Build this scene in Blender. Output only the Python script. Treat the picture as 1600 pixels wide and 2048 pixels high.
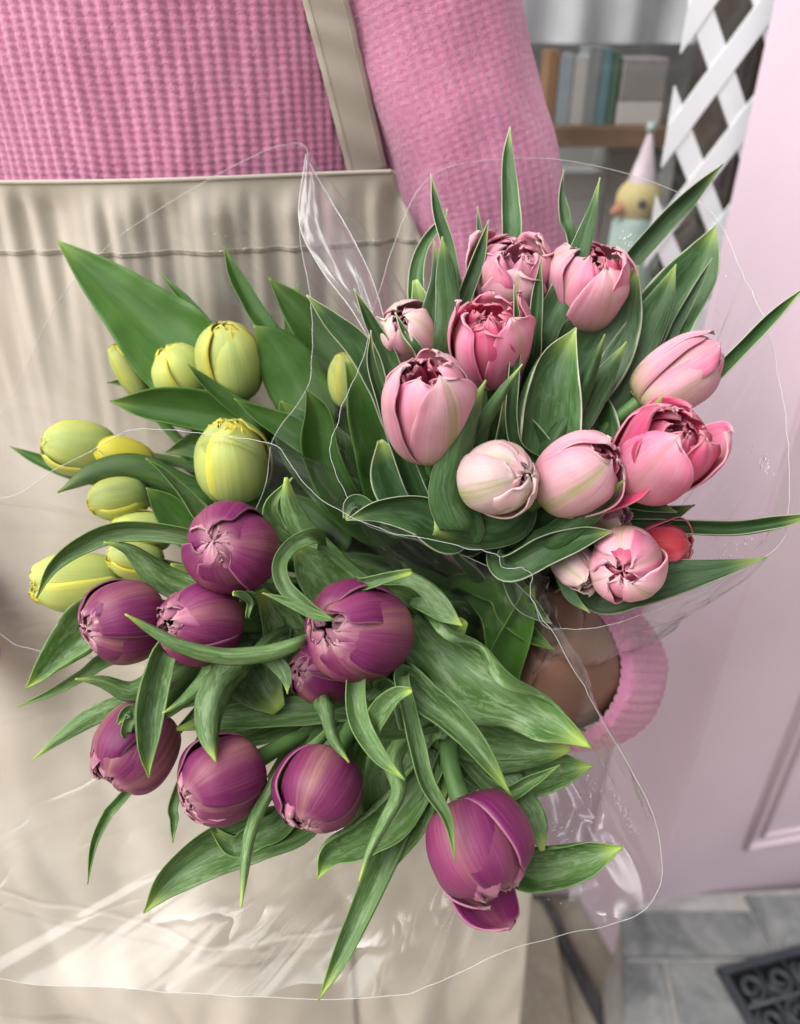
import bpy, bmesh, math, random
from mathutils import Vector, Matrix, noise
R_ = math.radians
random.seed(7)
S = bpy.context.scene
col = S.collection
for o in list(bpy.data.objects): bpy.data.objects.remove(o)

# ------------------------------------------------------------------ camera, light, exposure
PITCH = R_(32.4); FPX = 1537.0
CAM = Vector((0, 0, 1.40))
cd = bpy.data.cameras.new('camera'); cam = bpy.data.objects.new('camera', cd); col.objects.link(cam)
cam.location = CAM; cam.rotation_euler = (math.pi/2-PITCH, 0, 0)
cd.sensor_fit = 'VERTICAL'; cd.sensor_height = 24; cd.lens = 24*FPX/2048
cd.clip_start = 0.02; cd.clip_end = 3000
cd.dof.use_dof = True; cd.dof.focus_distance = 0.372; cd.dof.aperture_fstop = 3.7
S.camera = cam
SUN_EL, SUN_AZ = R_(51), R_(-116)     # azimuth from +Y towards +X: the light comes from behind-left of the camera
w = bpy.data.worlds.new('World'); S.world = w; w.use_nodes = True
nt = w.node_tree; nt.nodes.clear()
sk = nt.nodes.new('ShaderNodeTexSky'); sk.sky_type = 'NISHITA'; sk.sun_disc = False
sk.sun_elevation = SUN_EL; sk.sun_rotation = SUN_AZ; sk.dust_density = 4.0; sk.air_density = 1.0
hs = nt.nodes.new('ShaderNodeHueSaturation'); hs.inputs['Saturation'].default_value = 0.22   # overcast: cloud grey
bg = nt.nodes.new('ShaderNodeBackground'); bg.inputs['Strength'].default_value = 0.11
wo = nt.nodes.new('ShaderNodeOutputWorld')
nt.links.new(sk.outputs[0], hs.inputs['Color']); nt.links.new(hs.outputs[0], bg.inputs['Color']); nt.links.new(bg.outputs[0], wo.inputs[0])
sl = bpy.data.lights.new('sun', 'SUN'); sl.energy = 2.0; sl.angle = R_(60); sl.color = (1, .985, .965)
so = bpy.data.objects.new('sun', sl); col.objects.link(so)
sd = Vector((math.sin(SUN_AZ)*math.cos(SUN_EL), math.cos(SUN_AZ)*math.cos(SUN_EL), math.sin(SUN_EL)))
so.rotation_euler = (-sd).to_track_quat('-Z', 'Y').to_euler()
S.view_settings.view_transform = 'Standard'; S.view_settings.look = 'None'
S.view_settings.exposure = 0.80; S.view_settings.gamma = 1
S.render.engine = 'CYCLES'
S.cycles.max_bounces = 10; S.cycles.diffuse_bounces = 3; S.cycles.transparent_max_bounces = 40; S.cycles.transmission_bounces = 6
S.cycles.caustics_reflective = False; S.cycles.caustics_refractive = False

FWD = Vector((0, math.cos(PITCH), -math.sin(PITCH))); UP = Vector((0, math.sin(PITCH), math.cos(PITCH))); XA = Vector((1, 0, 0))
def P(px, py, d): return CAM + d*(XA*((px-800)/FPX) + UP*((1024-py)/FPX) + FWD)
def onY(px, py, Y):                       # the point where that line of sight meets the upright plane at distance Y
    u = (1024-py)/FPX; return P(px, py, Y/(math.cos(PITCH)+u*math.sin(PITCH)))
def onZ(px, py, z):
    u = (1024-py)/FPX; return P(px, py, (z-CAM.z)/(-math.sin(PITCH)+u*math.cos(PITCH)))

# ------------------------------------------------------------------ helpers
def tag(o, label=None, cat=None, group=None, kind=None):
    if label: o['label'] = label
    if cat: o['category'] = cat
    if group: o['group'] = group
    if kind: o['kind'] = kind
    return o
def empty(name, loc, label=None, cat=None, group=None):
    o = bpy.data.objects.new(name, None); col.objects.link(o); o.location = loc; o.empty_display_size = .02
    return tag(o, label, cat, group)
def world_loc(p):
    v = Vector((0, 0, 0))
    while p is not None: v += p.location; p = p.parent
    return v
def mesh(name, verts, faces, mat, parent=None, uvs=None, smooth=True, solid=0, off=0, sub=0):
    L = world_loc(parent) if parent else Vector((0, 0, 0))
    me = bpy.data.meshes.new(name)
    me.from_pydata([tuple(Vector(v)-L) for v in verts], [], faces)
    if uvs:
        ul = me.uv_layers.new(name='UVMap'); li = 0
        buf = [0.0]*(2*len(me.loops))
        for lp in me.loops:
            a = uvs[lp.vertex_index]; buf[2*lp.index] = a[0]; buf[2*lp.index+1] = a[1]
        ul.data.foreach_set('uv', buf)
    if smooth: me.polygons.foreach_set('use_smooth', [True]*len(me.polygons))
    me.materials.append(mat); me.update()
    o = bpy.data.objects.new(name, me); col.objects.link(o)
    if parent: o.parent = parent
    if sub:
        m = o.modifiers.new('sub', 'SUBSURF'); m.levels = sub; m.render_levels = sub
    if solid:
        m = o.modifiers.new('solid', 'SOLIDIFY'); m.thickness = solid; m.offset = off
    return o
def grid_faces(nu, nv, closed=False):      # nu points per row, nv rows
    F = []
    for j in range(nv-1):
        for i in range(nu if closed else nu-1):
            k = (i+1) % nu
            F.append((j*nu+i, j*nu+k, (j+1)*nu+k, (j+1)*nu+i))
    return F
def catmull(pts, n, closed=False):
    m = len(pts); out = []
    segs = m if closed else m-1
    for q in range(n):
        t = q*segs/(n if closed else n-1); i = min(int(t), segs-1); f = t-i
        if closed: a, b, c, d = (pts[(i+k) % m] for k in (-1, 0, 1, 2))
        else:
            b, c = pts[i], pts[i+1]
            a = pts[i-1] if i > 0 else 2*b-c
            d = pts[i+2] if i+2 < m else 2*c-b
        out.append(0.5*((2*b)+(c-a)*f+(2*a-5*b+4*c-d)*f*f+(3*b-a-3*c+d)*f**3))
    return out
def lerpl(xs, ys, x):
    if x <= xs[0]: return ys[0]
    for i in range(len(xs)-1):
        if x <= xs[i+1]:
            f = (x-xs[i])/(xs[i+1]-xs[i]); return ys[i]+(ys[i+1]-ys[i])*f
    return ys[-1]
def smooth_l(xs, ys, x):
    pts = [Vector((a, b)) for a, b in zip(xs, ys)]
    if x <= xs[0]: return ys[0]
    for i in range(len(xs)-1):
        if x <= xs[i+1]:
            f = (x-xs[i])/(xs[i+1]-xs[i])
            b, c = ys[i], ys[i+1]; a = ys[i-1] if i else 2*b-c; d = ys[i+2] if i+2 < len(xs) else 2*c-b
            return 0.5*((2*b)+(c-a)*f+(2*a-5*b+4*c-d)*f*f+(3*b-a-3*c+d)*f**3)
    return ys[-1]
def ss(a, b, x):
    t = max(0., min(1., (x-a)/(b-a))); return t*t*(3-2*t)
def tube(name, pts, radii, mat, parent=None, sides=10, caps=True):
    V, F = [], []; n = len(pts); ref = Vector((0.3, 0.5, 0.81)).normalized()
    for i, p in enumerate(pts):
        T = (pts[min(i+1, n-1)]-pts[max(i-1, 0)]).normalized()
        A = (ref-T*ref.dot(T)).normalized(); B = T.cross(A); ref = A
        r = radii[i] if isinstance(radii, (list, tuple)) else radii
        for k in range(sides):
            a = 2*math.pi*k/sides; V.append(p+r*(A*math.cos(a)+B*math.sin(a)))
    F = grid_faces(sides, n, True)
    if caps: F.append(tuple(range(sides))[::-1]); F.append(tuple(range((n-1)*sides, n*sides)))
    uv = [(k/sides, i/(n-1)) for i in range(n) for k in range(sides)]
    return mesh(name, V, F, mat, parent, uv)
def box(name, c, s, mat, parent=None, rz=0, bev=0.002, rx=0):
    bm = bmesh.new(); bmesh.ops.create_cube(bm, size=1)
    bmesh.ops.scale(bm, vec=s, verts=bm.verts)
    if bev: bmesh.ops.bevel(bm, geom=bm.edges[:], offset=min(bev, min(s)*.3), segments=2, affect='EDGES', profile=.6)
    M = Matrix.Translation(c) @ Matrix.Rotation(rz, 4, 'Z') @ Matrix.Rotation(rx, 4, 'X')
    bm.transform(M)
    L = world_loc(parent) if parent else Vector((0, 0, 0)); bm.transform(Matrix.Translation(-L))
    me = bpy.data.meshes.new(name); bm.to_mesh(me); bm.free(); me.materials.append(mat)
    o = bpy.data.objects.new(name, me); col.objects.link(o)
    if parent: o.parent = parent
    return o

def prism(name, poly, z0, z1, mat, parent=None, bev=0):
    bm = bmesh.new(); vs = [bm.verts.new((p[0], p[1], z0)) for p in poly]; f = bm.faces.new(vs)
    r = bmesh.ops.extrude_face_region(bm, geom=[f]); bmesh.ops.translate(bm, vec=(0, 0, z1-z0), verts=[v for v in r['geom'] if isinstance(v, bmesh.types.BMVert)])
    bmesh.ops.recalc_face_normals(bm, faces=bm.faces[:])
    if bev: bmesh.ops.bevel(bm, geom=bm.edges[:], offset=bev, segments=2, affect='EDGES')
    L = world_loc(parent) if parent else Vector((0, 0, 0)); bm.transform(Matrix.Translation(-L))
    me = bpy.data.meshes.new(name); bm.to_mesh(me); bm.free(); me.materials.append(mat)
    o = bpy.data.objects.new(name, me); col.objects.link(o)
    if parent: o.parent = parent
    return o
# ------------------------------------------------------------------ materials
class NT:
    def __init__(s, name):
        s.m = bpy.data.materials.new(name); s.m.use_nodes = True; s.t = s.m.node_tree; s.t.nodes.clear()
        s.out = s.n('ShaderNodeOutputMaterial')
    def n(s, k, **kw):
        x = s.t.nodes.new(k)
        for a, b in kw.items(): setattr(x, a, b)
        return x
    def l(s, a, b): s.t.links.new(a, b)
    def val(s, sock, v):
        if hasattr(v, 'is_output'): s.l(v, sock)
        else: sock.default_value = v
    def math(s, op, a, b=0.0, c=0.0, clamp=False):
        x = s.n('ShaderNodeMath', operation=op, use_clamp=clamp)
        s.val(x.inputs[0], a); s.val(x.inputs[1], b); s.val(x.inputs[2], c); return x.outputs[0]
    def mix(s, f, a, b, mode='MIX'):
        x = s.n('ShaderNodeMix', data_type='RGBA', blend_type=mode); s.val(x.inputs[0], f)
        s.val(x.inputs[6], a if hasattr(a, 'is_output') else (*a, 1)); s.val(x.inputs[7], b if hasattr(b, 'is_output') else (*b, 1)); return x.outputs[2]
    def ramp(s, f, lo, hi):
        x = s.n('ShaderNodeMapRange', interpolation_type='SMOOTHSTEP'); s.val(x.inputs[0], f)
        x.inputs[1].default_value = lo; x.inputs[2].default_value = hi; return x.outputs[0]
    def uv(s):
        a = s.n('ShaderNodeUVMap'); b = s.n('ShaderNodeSeparateXYZ'); s.l(a.outputs[0], b.inputs[0]); return a.outputs[0], b.outputs[0], b.outputs[1]
    def obj(s): return s.n('ShaderNodeTexCoord').outputs['Object']
    def rnd(s): return s.n('ShaderNodeObjectInfo').outputs['Random']
    def noise(s, vec, scale, detail=4, sx=1, sy=1, sz=1, rough=.55, dist=0, off=None):
        mp = s.n('ShaderNodeMapping'); s.l(vec, mp.inputs[0]); mp.inputs['Scale'].default_value = (sx, sy, sz)
        if off is not None:
            cx = s.n('ShaderNodeCombineXYZ'); s.l(off, cx.inputs[0]); s.l(off, cx.inputs[1]); s.l(off, cx.inputs[2]); s.l(cx.outputs[0], mp.inputs['Location'])
        x = s.n('ShaderNodeTexNoise'); s.l(mp.outputs[0], x.inputs[0]); x.inputs['Scale'].default_value = scale
        x.inputs['Detail'].default_value = detail; x.inputs['Roughness'].default_value = rough; x.inputs['Distortion'].default_value = dist
        return x.outputs[0]
    def bump(s, h, strength=.3, dist=.001):
        x = s.n('ShaderNodeBump'); x.inputs['Strength'].default_value = strength; x.inputs['Distance'].default_value = dist
        s.l(h, x.inputs['Height']); return x.outputs[0]
    def schlick(s, f0, nrm=None, k=1.0):      # same on both sides of a thin sheet
        g = s.n('ShaderNodeNewGeometry'); d = s.n('ShaderNodeVectorMath', operation='DOT_PRODUCT')
        s.l(nrm if nrm is not None else g.outputs['Normal'], d.inputs[0]); s.l(g.outputs['Incoming'], d.inputs[1])
        c = s.math('SUBTRACT', 1.0, s.math('ABSOLUTE', d.outputs['Value']), clamp=True)
        return s.math('MULTIPLY', s.math('MULTIPLY_ADD', s.math('POWER', c, 5.0), 1-f0, f0), k, clamp=True)
    def bsdf(s, colr, rough=.5, spec=.4, nrm=None, sheen=0, **kw):
        x = s.n('ShaderNodeBsdfPrincipled')
        s.val(x.inputs['Base Color'], colr if hasattr(colr, 'is_output') else (*colr, 1)); s.val(x.inputs['Roughness'], rough)
        x.inputs['Specular IOR Level'].default_value = spec
        if sheen: x.inputs['Sheen Weight'].default_value = sheen; x.inputs['Sheen Roughness'].default_value = .5
        if nrm is not None: s.l(nrm, x.inputs['Normal'])
        return x.outputs[0]
    def fin(s, sh): s.l(sh, s.out.inputs[0]); return s.m

def leaf_mat(name, dark, mid, pale, edge, edge_w, tip, transl, bloom):
    t = NT(name); uv, u, v = t.uv(); r = t.math('MULTIPLY', t.rnd(), 37.0)
    au = t.math('ABSOLUTE', t.math('SUBTRACT', t.math('MULTIPLY', u, 2.0), 1.0))
    veins = t.noise(uv, 1, 4, 60, .6, 1, rough=.65, off=r)
    big = t.noise(uv, 1, 3, 2.2, 3.0, 1, off=r)
    c = t.mix(t.ramp(big, .3, .72), dark, mid)
    c = t.mix(t.math('MULTIPLY', t.ramp(veins, .42, .70), .22), c, pale)
    # waxy bloom, rubbed away in streaky blotches
    bl = t.noise(uv, 1, 8, 11, 8, 1, rough=.72, dist=1.2, off=r)
    c = t.mix(t.math('MULTIPLY', t.ramp(bl, .46, .60), bloom), c, pale)
    c = t.mix(t.math('MULTIPLY', t.ramp(au, .1, 0.0), .18), c, pale)
    c = t.mix(t.ramp(v, .86, 1.0), c, tip)
    c = t.mix(t.math('MULTIPLY', t.ramp(t.math('ADD', au, t.math('MULTIPLY', t.math('SUBTRACT', t.noise(uv, 1, 3, 1, 9, 1, off=r), .5), edge_w*2.0)), 1-edge_w, 1-edge_w*.3), .8), c, edge)
    hv = t.n('ShaderNodeHueSaturation'); t.l(c, hv.inputs['Color'])
    t.l(t.math('MULTIPLY_ADD', t.rnd(), .55, .72), hv.inputs['Value'])
    c = hv.outputs[0]
    fine = t.noise(uv, 1, 3, 90, 4, 1, off=r)
    h = t.math('MULTIPLY_ADD', veins, .7, t.math('MULTIPLY', fine, .5))
    nb = t.bump(h, .35, .0006)
    p = t.bsdf(c, t.math('MULTIPLY_ADD', bl, .25, .28), .34, nb)
    tr = t.n('ShaderNodeBsdfTranslucent'); t.l(t.mix(.6, c, (.34, .55, .02)), tr.inputs[0])
    mx = t.n('ShaderNodeMixShader'); mx.inputs[0].default_value = transl; t.l(p, mx.inputs[1]); t.l(tr.outputs[0], mx.inputs[2])
    return t.fin(mx.outputs[0])
def petal_mat(name, body, edge, flame, flame_w, flame_amt, tipc, base, base_h, transl=.18, edge_lo=.45, edge_amt=.9):
    t = NT(name); uv, u, v = t.uv(); r = t.math('MULTIPLY', t.rnd(), 53.0)
    au = t.math('ABSOLUTE', t.math('SUBTRACT', t.math('MULTIPLY', u, 2.0), 1.0))
    st = t.noise(uv, 1, 6, 22, .9, 1, rough=.6, off=r)          # long soft streaks
    st2 = t.noise(uv, 1, 3, 5, 1.5, 1, off=r)
    fine = t.noise(uv, 1, 4, 85, 1.6, 1, rough=.6, off=r)       # hair-fine veins
    mott = t.noise(uv, 1, 4, 7, 7, 1, off=r)
    sk = t.math('SUBTRACT', st, .5)
    c = t.mix(t.math('MULTIPLY', t.ramp(t.math('ADD', au, t.math('MULTIPLY', sk, .7)), edge_lo, 1.05), edge_amt), body, edge)
    c = t.mix(t.math('MULTIPLY', t.ramp(mott, .4, .75), .22), c, edge)
    rv = t.math('FRACT', t.math('MULTIPLY', t.rnd(), 7.31))
    # the flame narrows towards the tip
    fw = t.math('ADD', au, t.math('MULTIPLY', sk, .8))
    fw = t.math('ADD', fw, t.math('MULTIPLY', v, flame_w*.35))
    fl = t.math('MULTIPLY', t.ramp(fw, flame_w, -.05), t.math('MULTIPLY', t.math('MULTIPLY_ADD', t.ramp(rv, .0, .6), .6, .4), flame_amt))
    fl = t.math('MULTIPLY', fl, t.math('MULTIPLY_ADD', t.ramp(st2, .3, .6), .5, .5))
    c = t.mix(fl, c, flame)
    bs = t.ramp(t.math('ADD', v, t.math('MULTIPLY', sk, .30)), base_h, 0.0)
    c = t.mix(t.math('MULTIPLY', bs, .9), c, base)
    c = t.mix(t.math('MULTIPLY', t.ramp(v, .88, 1.0), .6), c, tipc)
    c = t.mix(t.math('MULTIPLY', t.ramp(fine, .46, .72), .13), c, tipc)
    c = t.mix(t.math('MULTIPLY', t.ramp(fine, .50, .28), .18), c, edge)
    c = t.mix(t.math('MULTIPLY', t.ramp(au, .955, .99), .45), c, tipc)
    hv = t.n('ShaderNodeHueSaturation'); t.l(c, hv.inputs['Color']); t.l(t.math('MULTIPLY_ADD', t.rnd(), .30, .86), hv.inputs['Value']); c = hv.outputs[0]
    nb = t.bump(t.math('ADD', t.math('MULTIPLY', fine, .8), st), .45, .0006)
    p = t.bsdf(c, t.math('MULTIPLY_ADD', mott, .2, .34), .30, nb)
    tr = t.n('ShaderNodeBsdfTranslucent'); t.l(c, tr.inputs[0])
    mx = t.n('ShaderNodeMixShader'); mx.inputs[0].default_value = transl; t.l(p, mx.inputs[1]); t.l(tr.outputs[0], mx.inputs[2])
    return t.fin(mx.outputs[0])
def plain(name, c, rough=.5, spec=.4, var=.15, scale=30, bump=.0, metal=0, sheen=0):
    t = NT(name); n = t.noise(t.obj(), scale, 6)
    d = tuple(x*(1-var) for x in c); l = tuple(min(1, x*(1+var)) for x in c)
    cc = t.mix(t.ramp(n, .3, .7), d, l)
    return t.fin(t.bsdf(cc, rough, spec, t.bump(n, bump, .002) if bump else None, sheen=sheen))

M = {}
M['leaf_p'] = leaf_mat('purple_tulip_leaf', (.065, .15, .030), (.125, .24, .064), (.33, .45, .24), (.20, .33, .11), .03, (.44, .58, .12), .28, .62)
M['leaf_k'] = leaf_mat('pink_tulip_leaf', (.03, .085, .022), (.06, .14, .038), (.17, .27, .14), (.56, .60, .42), .06, (.34, .46, .12), .22, .35)
M['leaf_y'] = leaf_mat('yellow_tulip_leaf', (.04, .115, .016), (.07, .165, .026), (.11, .22, .06), (.14, .25, .06), .03, (.20, .31, .06), .25, .2)
M['pet_p_out'] = petal_mat('purple_petal', (.225, .036, .112), (.150, .007, .088), (.40, .205, .155), .52, .95, (.56, .28, .32), (.12, .04, .04), .26, .15, .25)
M['pet_p_in'] = petal_mat('purple_inner_petal', (.48, .17, .27), (.28, .03, .16), (.56, .33, .28), .5, .5, (.70, .48, .46), (.26, .09, .10), .2)
M['pet_k_out'] = petal_mat('pale_pink_petal', (.78, .43, .49), (.72, .22, .35), (.36, .38, .11), .46, 1.0, (.86, .68, .66), (.38, .40, .12), .48, .2, .5, .75)
M['pet_k_mid'] = petal_mat('pink_petal', (.75, .30, .41), (.70, .12, .27), (.40, .37, .15), .34, .8, (.86, .55, .58), (.42, .36, .14), .40, .2, .45, .8)
M['pet_k_in'] = petal_mat('hot_pink_inner_petal', (.74, .13, .27), (.68, .05, .17), (.76, .34, .38), .3, .5, (.84, .44, .47), (.5, .08, .10), .2, .32)
M['pet_w_out'] = petal_mat('cream_pink_petal', (.76, .56, .54), (.74, .40, .45), (.42, .45, .13), .48, 1.0, (.82, .74, .62), (.40, .42, .14), .3, .2, .5, .7)
M['pet_r_out'] = petal_mat('red_pink_petal', (.60, .04, .06), (.68, .14, .24), (.56, .05, .03), .5, .6, (.78, .42, .42), (.36, .22, .05), .3, .25)
M['pet_y_out'] = petal_mat('yellow_green_petal', (.50, .56, .16), (.74, .66, .06), (.31, .43, .15), 1.05, .95, (.70, .64, .16), (.28, .40, .15), .55, .2, .72, .95)
M['pet_y_in'] = petal_mat('yellow_inner_petal', (.72, .64, .04), (.76, .68, .05), (.52, .54, .08), .3, .5, (.76, .68, .12), (.4, .45, .08), .3, .25)
M['stem'] = plain('tulip_stem', (.09, .19, .05), .45, .4, .2, 60)
def film_mat(name, tint, haze):
    t = NT(name); uv, u, v = t.uv()
    a = t.noise(uv, 1, 1, 4.0, 1.3, 1, rough=.3, dist=.6); b = t.noise(uv, 1, 1, 9, 3, 1, rough=.3, dist=1.0)
    rd = t.noise(uv, 1, 2, 3.2, 2.2, 1, rough=.5, dist=.8)
    rd = t.math('POWER', t.math('SUBTRACT', 1.0, t.math('ABSOLUTE', t.math('MULTIPLY_ADD', rd, 4.0, -2.0)), clamp=True), 5.0)   # sharp creases
    h = t.math('ADD', t.math('MULTIPLY_ADD', b, .15, a), t.math('MULTIPLY', rd, .10))
    nb = t.bump(h, 1.0, .008)
    tp = t.n('ShaderNodeBsdfTransparent'); tp.inputs[0].default_value = (*tint, 1)
    gl = t.n('ShaderNodeBsdfGlossy'); gl.inputs['Roughness'].default_value = .17; gl.inputs['Color'].default_value = (.95, .95, .95, 1); t.l(nb, gl.inputs['Normal'])
    df = t.n('ShaderNodeBsdfDiffuse'); df.inputs[0].default_value = (.8, .8, .8, 1); t.l(nb, df.inputs['Normal'])
    # dull scuffs in the plastic
    sc = t.math('MULTIPLY_ADD', t.ramp(t.noise(uv, 1, 5, 6, 3, 1, rough=.6, dist=.8), .5, .8), .012, haze)
    m1 = t.n('ShaderNodeMixShader'); t.l(sc, m1.inputs[0]); t.l(tp.outputs[0], m1.inputs[1]); t.l(df.outputs[0], m1.inputs[2])
    m2 = t.n('ShaderNodeMixShader'); t.l(t.schlick(.055, nb, .95), m2.inputs[0]); t.l(m1.outputs[0], m2.inputs[1]); t.l(gl.outputs[0], m2.inputs[2])
    return t.fin(m2.outputs[0])
M['film'] = film_mat('clear_film', (.965, .965, .965), .010)
M['film_fold'] = film_mat('film_fold_reflected_pink', (.96, .84, .89), .09)  # pink tint puts the reflected pink into the film colour
t = NT('film_edge')
tp = t.n('ShaderNodeBsdfTransparent'); p = t.bsdf((.75, .77, .75), .15, .6)
mx = t.n('ShaderNodeMixShader'); mx.inputs[0].default_value = .55; t.l(tp.outputs[0], mx.inputs[1]); t.l(p, mx.inputs[2]); M['film_edge'] = t.fin(mx.outputs[0])
t = NT('water_drop')
tp = t.n('ShaderNodeBsdfTransparent'); gl = t.n('ShaderNodeBsdfGlossy'); gl.inputs['Roughness'].default_value = .03
mx = t.n('ShaderNodeMixShader'); t.l(t.schlick(.10, None, 1.6), mx.inputs[0]); t.l(tp.outputs[0], mx.inputs[1]); t.l(gl.outputs[0], mx.inputs[2]); M['drop'] = t.fin(mx.outputs[0])
# knit
t = NT('pink_knit'); n1 = t.noise(t.obj(), 1400, 4); n2 = t.noise(t.obj(), 14, 3); n3 = t.noise(t.obj(), 260, 4)
c = t.mix(t.ramp(n2, .3, .7), (.62, .215, .37), (.68, .255, .42)); c = t.mix(t.math('MULTIPLY', t.ramp(n3, .4, .75), .35), c, (.76, .40, .54))
M['knit'] = t.fin(t.bsdf(c, .85, .12, t.bump(t.math('ADD', n1, n3), .8, .0012), sheen=.5))
# apron twill
t = NT('beige_twill'); ob = t.obj()
wv = t.n('ShaderNodeTexWave'); mp = t.n('ShaderNodeMapping'); mp.inputs['Rotation'].default_value = (0, R_(35), 0); t.l(ob, mp.inputs[0]); t.l(mp.outputs[0], wv.inputs[0])
wv.inputs['Scale'].default_value = 260; wv.inputs['Distortion'].default_value = .6
n2 = t.noise(ob, 9, 4); n3 = t.noise(ob, 500, 3)
c = t.mix(t.ramp(n2, .3, .75), (.48, .425, .35), (.56, .505, .43)); c = t.mix(t.math('MULTIPLY', wv.outputs[1], .12), c, (.62, .55, .45))
M['twill'] = t.fin(t.bsdf(c, .8, .2, t.bump(t.math('ADD', wv.outputs[1], n3), .25, .0004), sheen=.15))
t = NT('skin'); ob = t.obj(); n = t.noise(ob, 25, 4); n2 = t.noise(ob, 260, 4)
c = t.mix(t.ramp(n, .3, .7), (.19, .095, .066), (.26, .135, .092))
sk_ = t.n('ShaderNodeBsdfPrincipled'); t.l(c, sk_.inputs['Base Color']); sk_.inputs['Roughness'].default_value = .5; sk_.inputs['Specular IOR Level'].default_value = .35
sk_.inputs['Subsurface Weight'].default_value = .12; sk_.inputs['Subsurface Radius'].default_value = (.006, .002, .001); t.l(t.bump(n2, .25, .0006), sk_.inputs['Normal'])
M['skin'] = t.fin(sk_.outputs[0])
M['trouser'] = plain('dark_trousers', (.05, .05, .06), .9, .1)
M['pink_paint'] = plain('pale_pink_paint', (.70, .56, .64), .55, .35, .04, 6, .05)
M['white_paint'] = plain('white_lattice_paint', (.80, .84, .86), .4, .4, .03, 12)
M['grey_wall'] = plain('grey_display_wall', (.55, .56, .55), .8, .2, .15, 5)
M['backdrop'] = plain('pale_sky_reflection', (.80, .83, .85), .7, .2, .12, 9)
M['shelf'] = plain('brown_shelf_wood', (.16, .09, .05), .6, .3, .3, 20)
M['soil'] = plain('dark_sill', (.10, .09, .085), .8, .2, .3, 12)
t = NT('slate'); ob = t.obj(); a = t.noise(ob, 7, 8, rough=.65, dist=1.5); b = t.noise(ob, 60, 6); r = t.rnd()
c = t.mix(t.ramp(a, .35, .68), (.12, .125, .125), (.27, .275, .265)); c = t.mix(t.math('MULTIPLY', t.ramp(b, .5, .75), .4), c, (.38, .38, .36))
c = t.mix(t.math('MULTIPLY', r, .3), c, (.17, .18, .18)); M['slate'] = t.fin(t.bsdf(c, .65, .35, t.bump(a, .4, .004)))
t = NT('beige_slab'); ob = t.obj(); a = t.noise(ob, 5, 8, rough=.65, dist=1.0); b = t.noise(ob, 90, 5)
c = t.mix(t.ramp(a, .35, .68), (.30, .26, .20), (.44, .39, .31)); c = t.mix(t.math('MULTIPLY', t.ramp(b, .5, .75), .4), c, (.52, .48, .40)); M['slab'] = t.fin(t.bsdf(c, .8, .25, t.bump(b, .3, .002)))
M['grout'] = plain('pale_grout', (.42, .41, .38), .9, .1, .15, 40)
M['dark_joint'] = plain('dark_joint', (.07, .07, .07), .9, .1, .3, 40)
M['iron'] = plain('black_cast_iron', (.03, .035, .042), .5, .5, .25, 50, .2)
M['pit'] = plain('grate_pit', (.008, .008, .008), .9, .1)
t = NT('window_glass'); tp = t.n('ShaderNodeBsdfTransparent'); gl = t.n('ShaderNodeBsdfGlossy'); gl.inputs['Roughness'].default_value = .02
mx = t.n('ShaderNodeMixShader'); t.l(t.schlick(.055, None, 1.0), mx.inputs[0]); t.l(tp.outputs[0], mx.inputs[1]); t.l(gl.outputs[0], mx.inputs[2]); M['glass'] = t.fin(mx.outputs[0])

# ------------------------------------------------------------------ setting: pavement, step, pillar, shop window
g = mesh('ground', [(-400, -400, -.02), (400, -400, -.02), (400, 400, -.02), (-400, 400, -.02)], [(0, 1, 2, 3)], M['slab'], smooth=False); tag(g, kind='structure')
pav = empty('pavement', (0, .4, 0)); pav['kind'] = 'structure'
for i in range(-4, 5):
    for j in range(-3, 4):
        cx, cy = .065+i*.45+.0, .62+j*.45
        if cx-.22 > .30: continue
        if cy-.22 > .84: continue
        x0, x1 = cx-.222, min(cx+.222, .285); y1 = min(cy+.222, .83)
        if x1-x0 < .03: continue
        box('slab', Vector(((x0+x1)/2, (cy-.222+y1)/2, -.012+random.uniform(-.0015, .0015))), (x1-x0, y1-cy+.222, .03), M['slab'], pav, 0, .004)
st = prism('kerb_strip', [(.262, .84), (.281, .84), (.352, .62), (.352, .2), (.333, .2), (.333, .62)], -.02, .007, M['dark_joint'], pav, .002)
C0 = Vector((.392, .69)); Dv = Vector((-.34, .94)).normalized(); C1 = C0+Dv*.158    # pillar corner and the back edge of its left side
STEP = .242
stp = empty('doorstep', (.6, .5, 0)); stp['kind'] = 'structure'
a = Vector((.341, .672)); b = Vector((.275, .35))
prism('step_bed', [(.346, .668), (.285, .30), (1.6, .30), (1.6, .76), (.40, .70)], 0.0, STEP-.006, M['grout'], stp)
rows = [(.672, .655), (.648, .53), (.522, .40), (.392, .30)]
cuts = [.0, .052, .30, .55, .80, 1.05]
for ri, (ya, yb) in enumerate([(.70, .604), (.598, .47), (.464, .30)]):
    def lx(y): return .341-(.672-y)*.205
    xs = [0] + [(.06 if ri else .22)+.26*k for k in range(5)]
    for k in range(len(xs)-1):
        g0, g1 = (.0 if k == 0 else .003), .003
        yt = min(ya, .672) if k == 0 and ri == 0 else ya
        sk2 = -.16
        def sx(x, y): return lx(.60)+x+(.60-y)*.205*-1*(1 if x == 0 else -1.4) if False else lx(y)*(1-min(1, x/.3))+(.34+(.60-y)*.30)*min(1, x/.3)+(x-0 if x > .3 else x*(1))-(0)
        prism('tile', [(sx(xs[k]+g0, yb), yb), (sx(xs[k+1]-g1, yb), yb), (sx(xs[k+1]-g1, yt), yt), (sx(xs[k]+g0, yt), yt)], STEP-.012, STEP+random.uniform(-.001, .001), M['slate'], stp, .0012)
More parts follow.
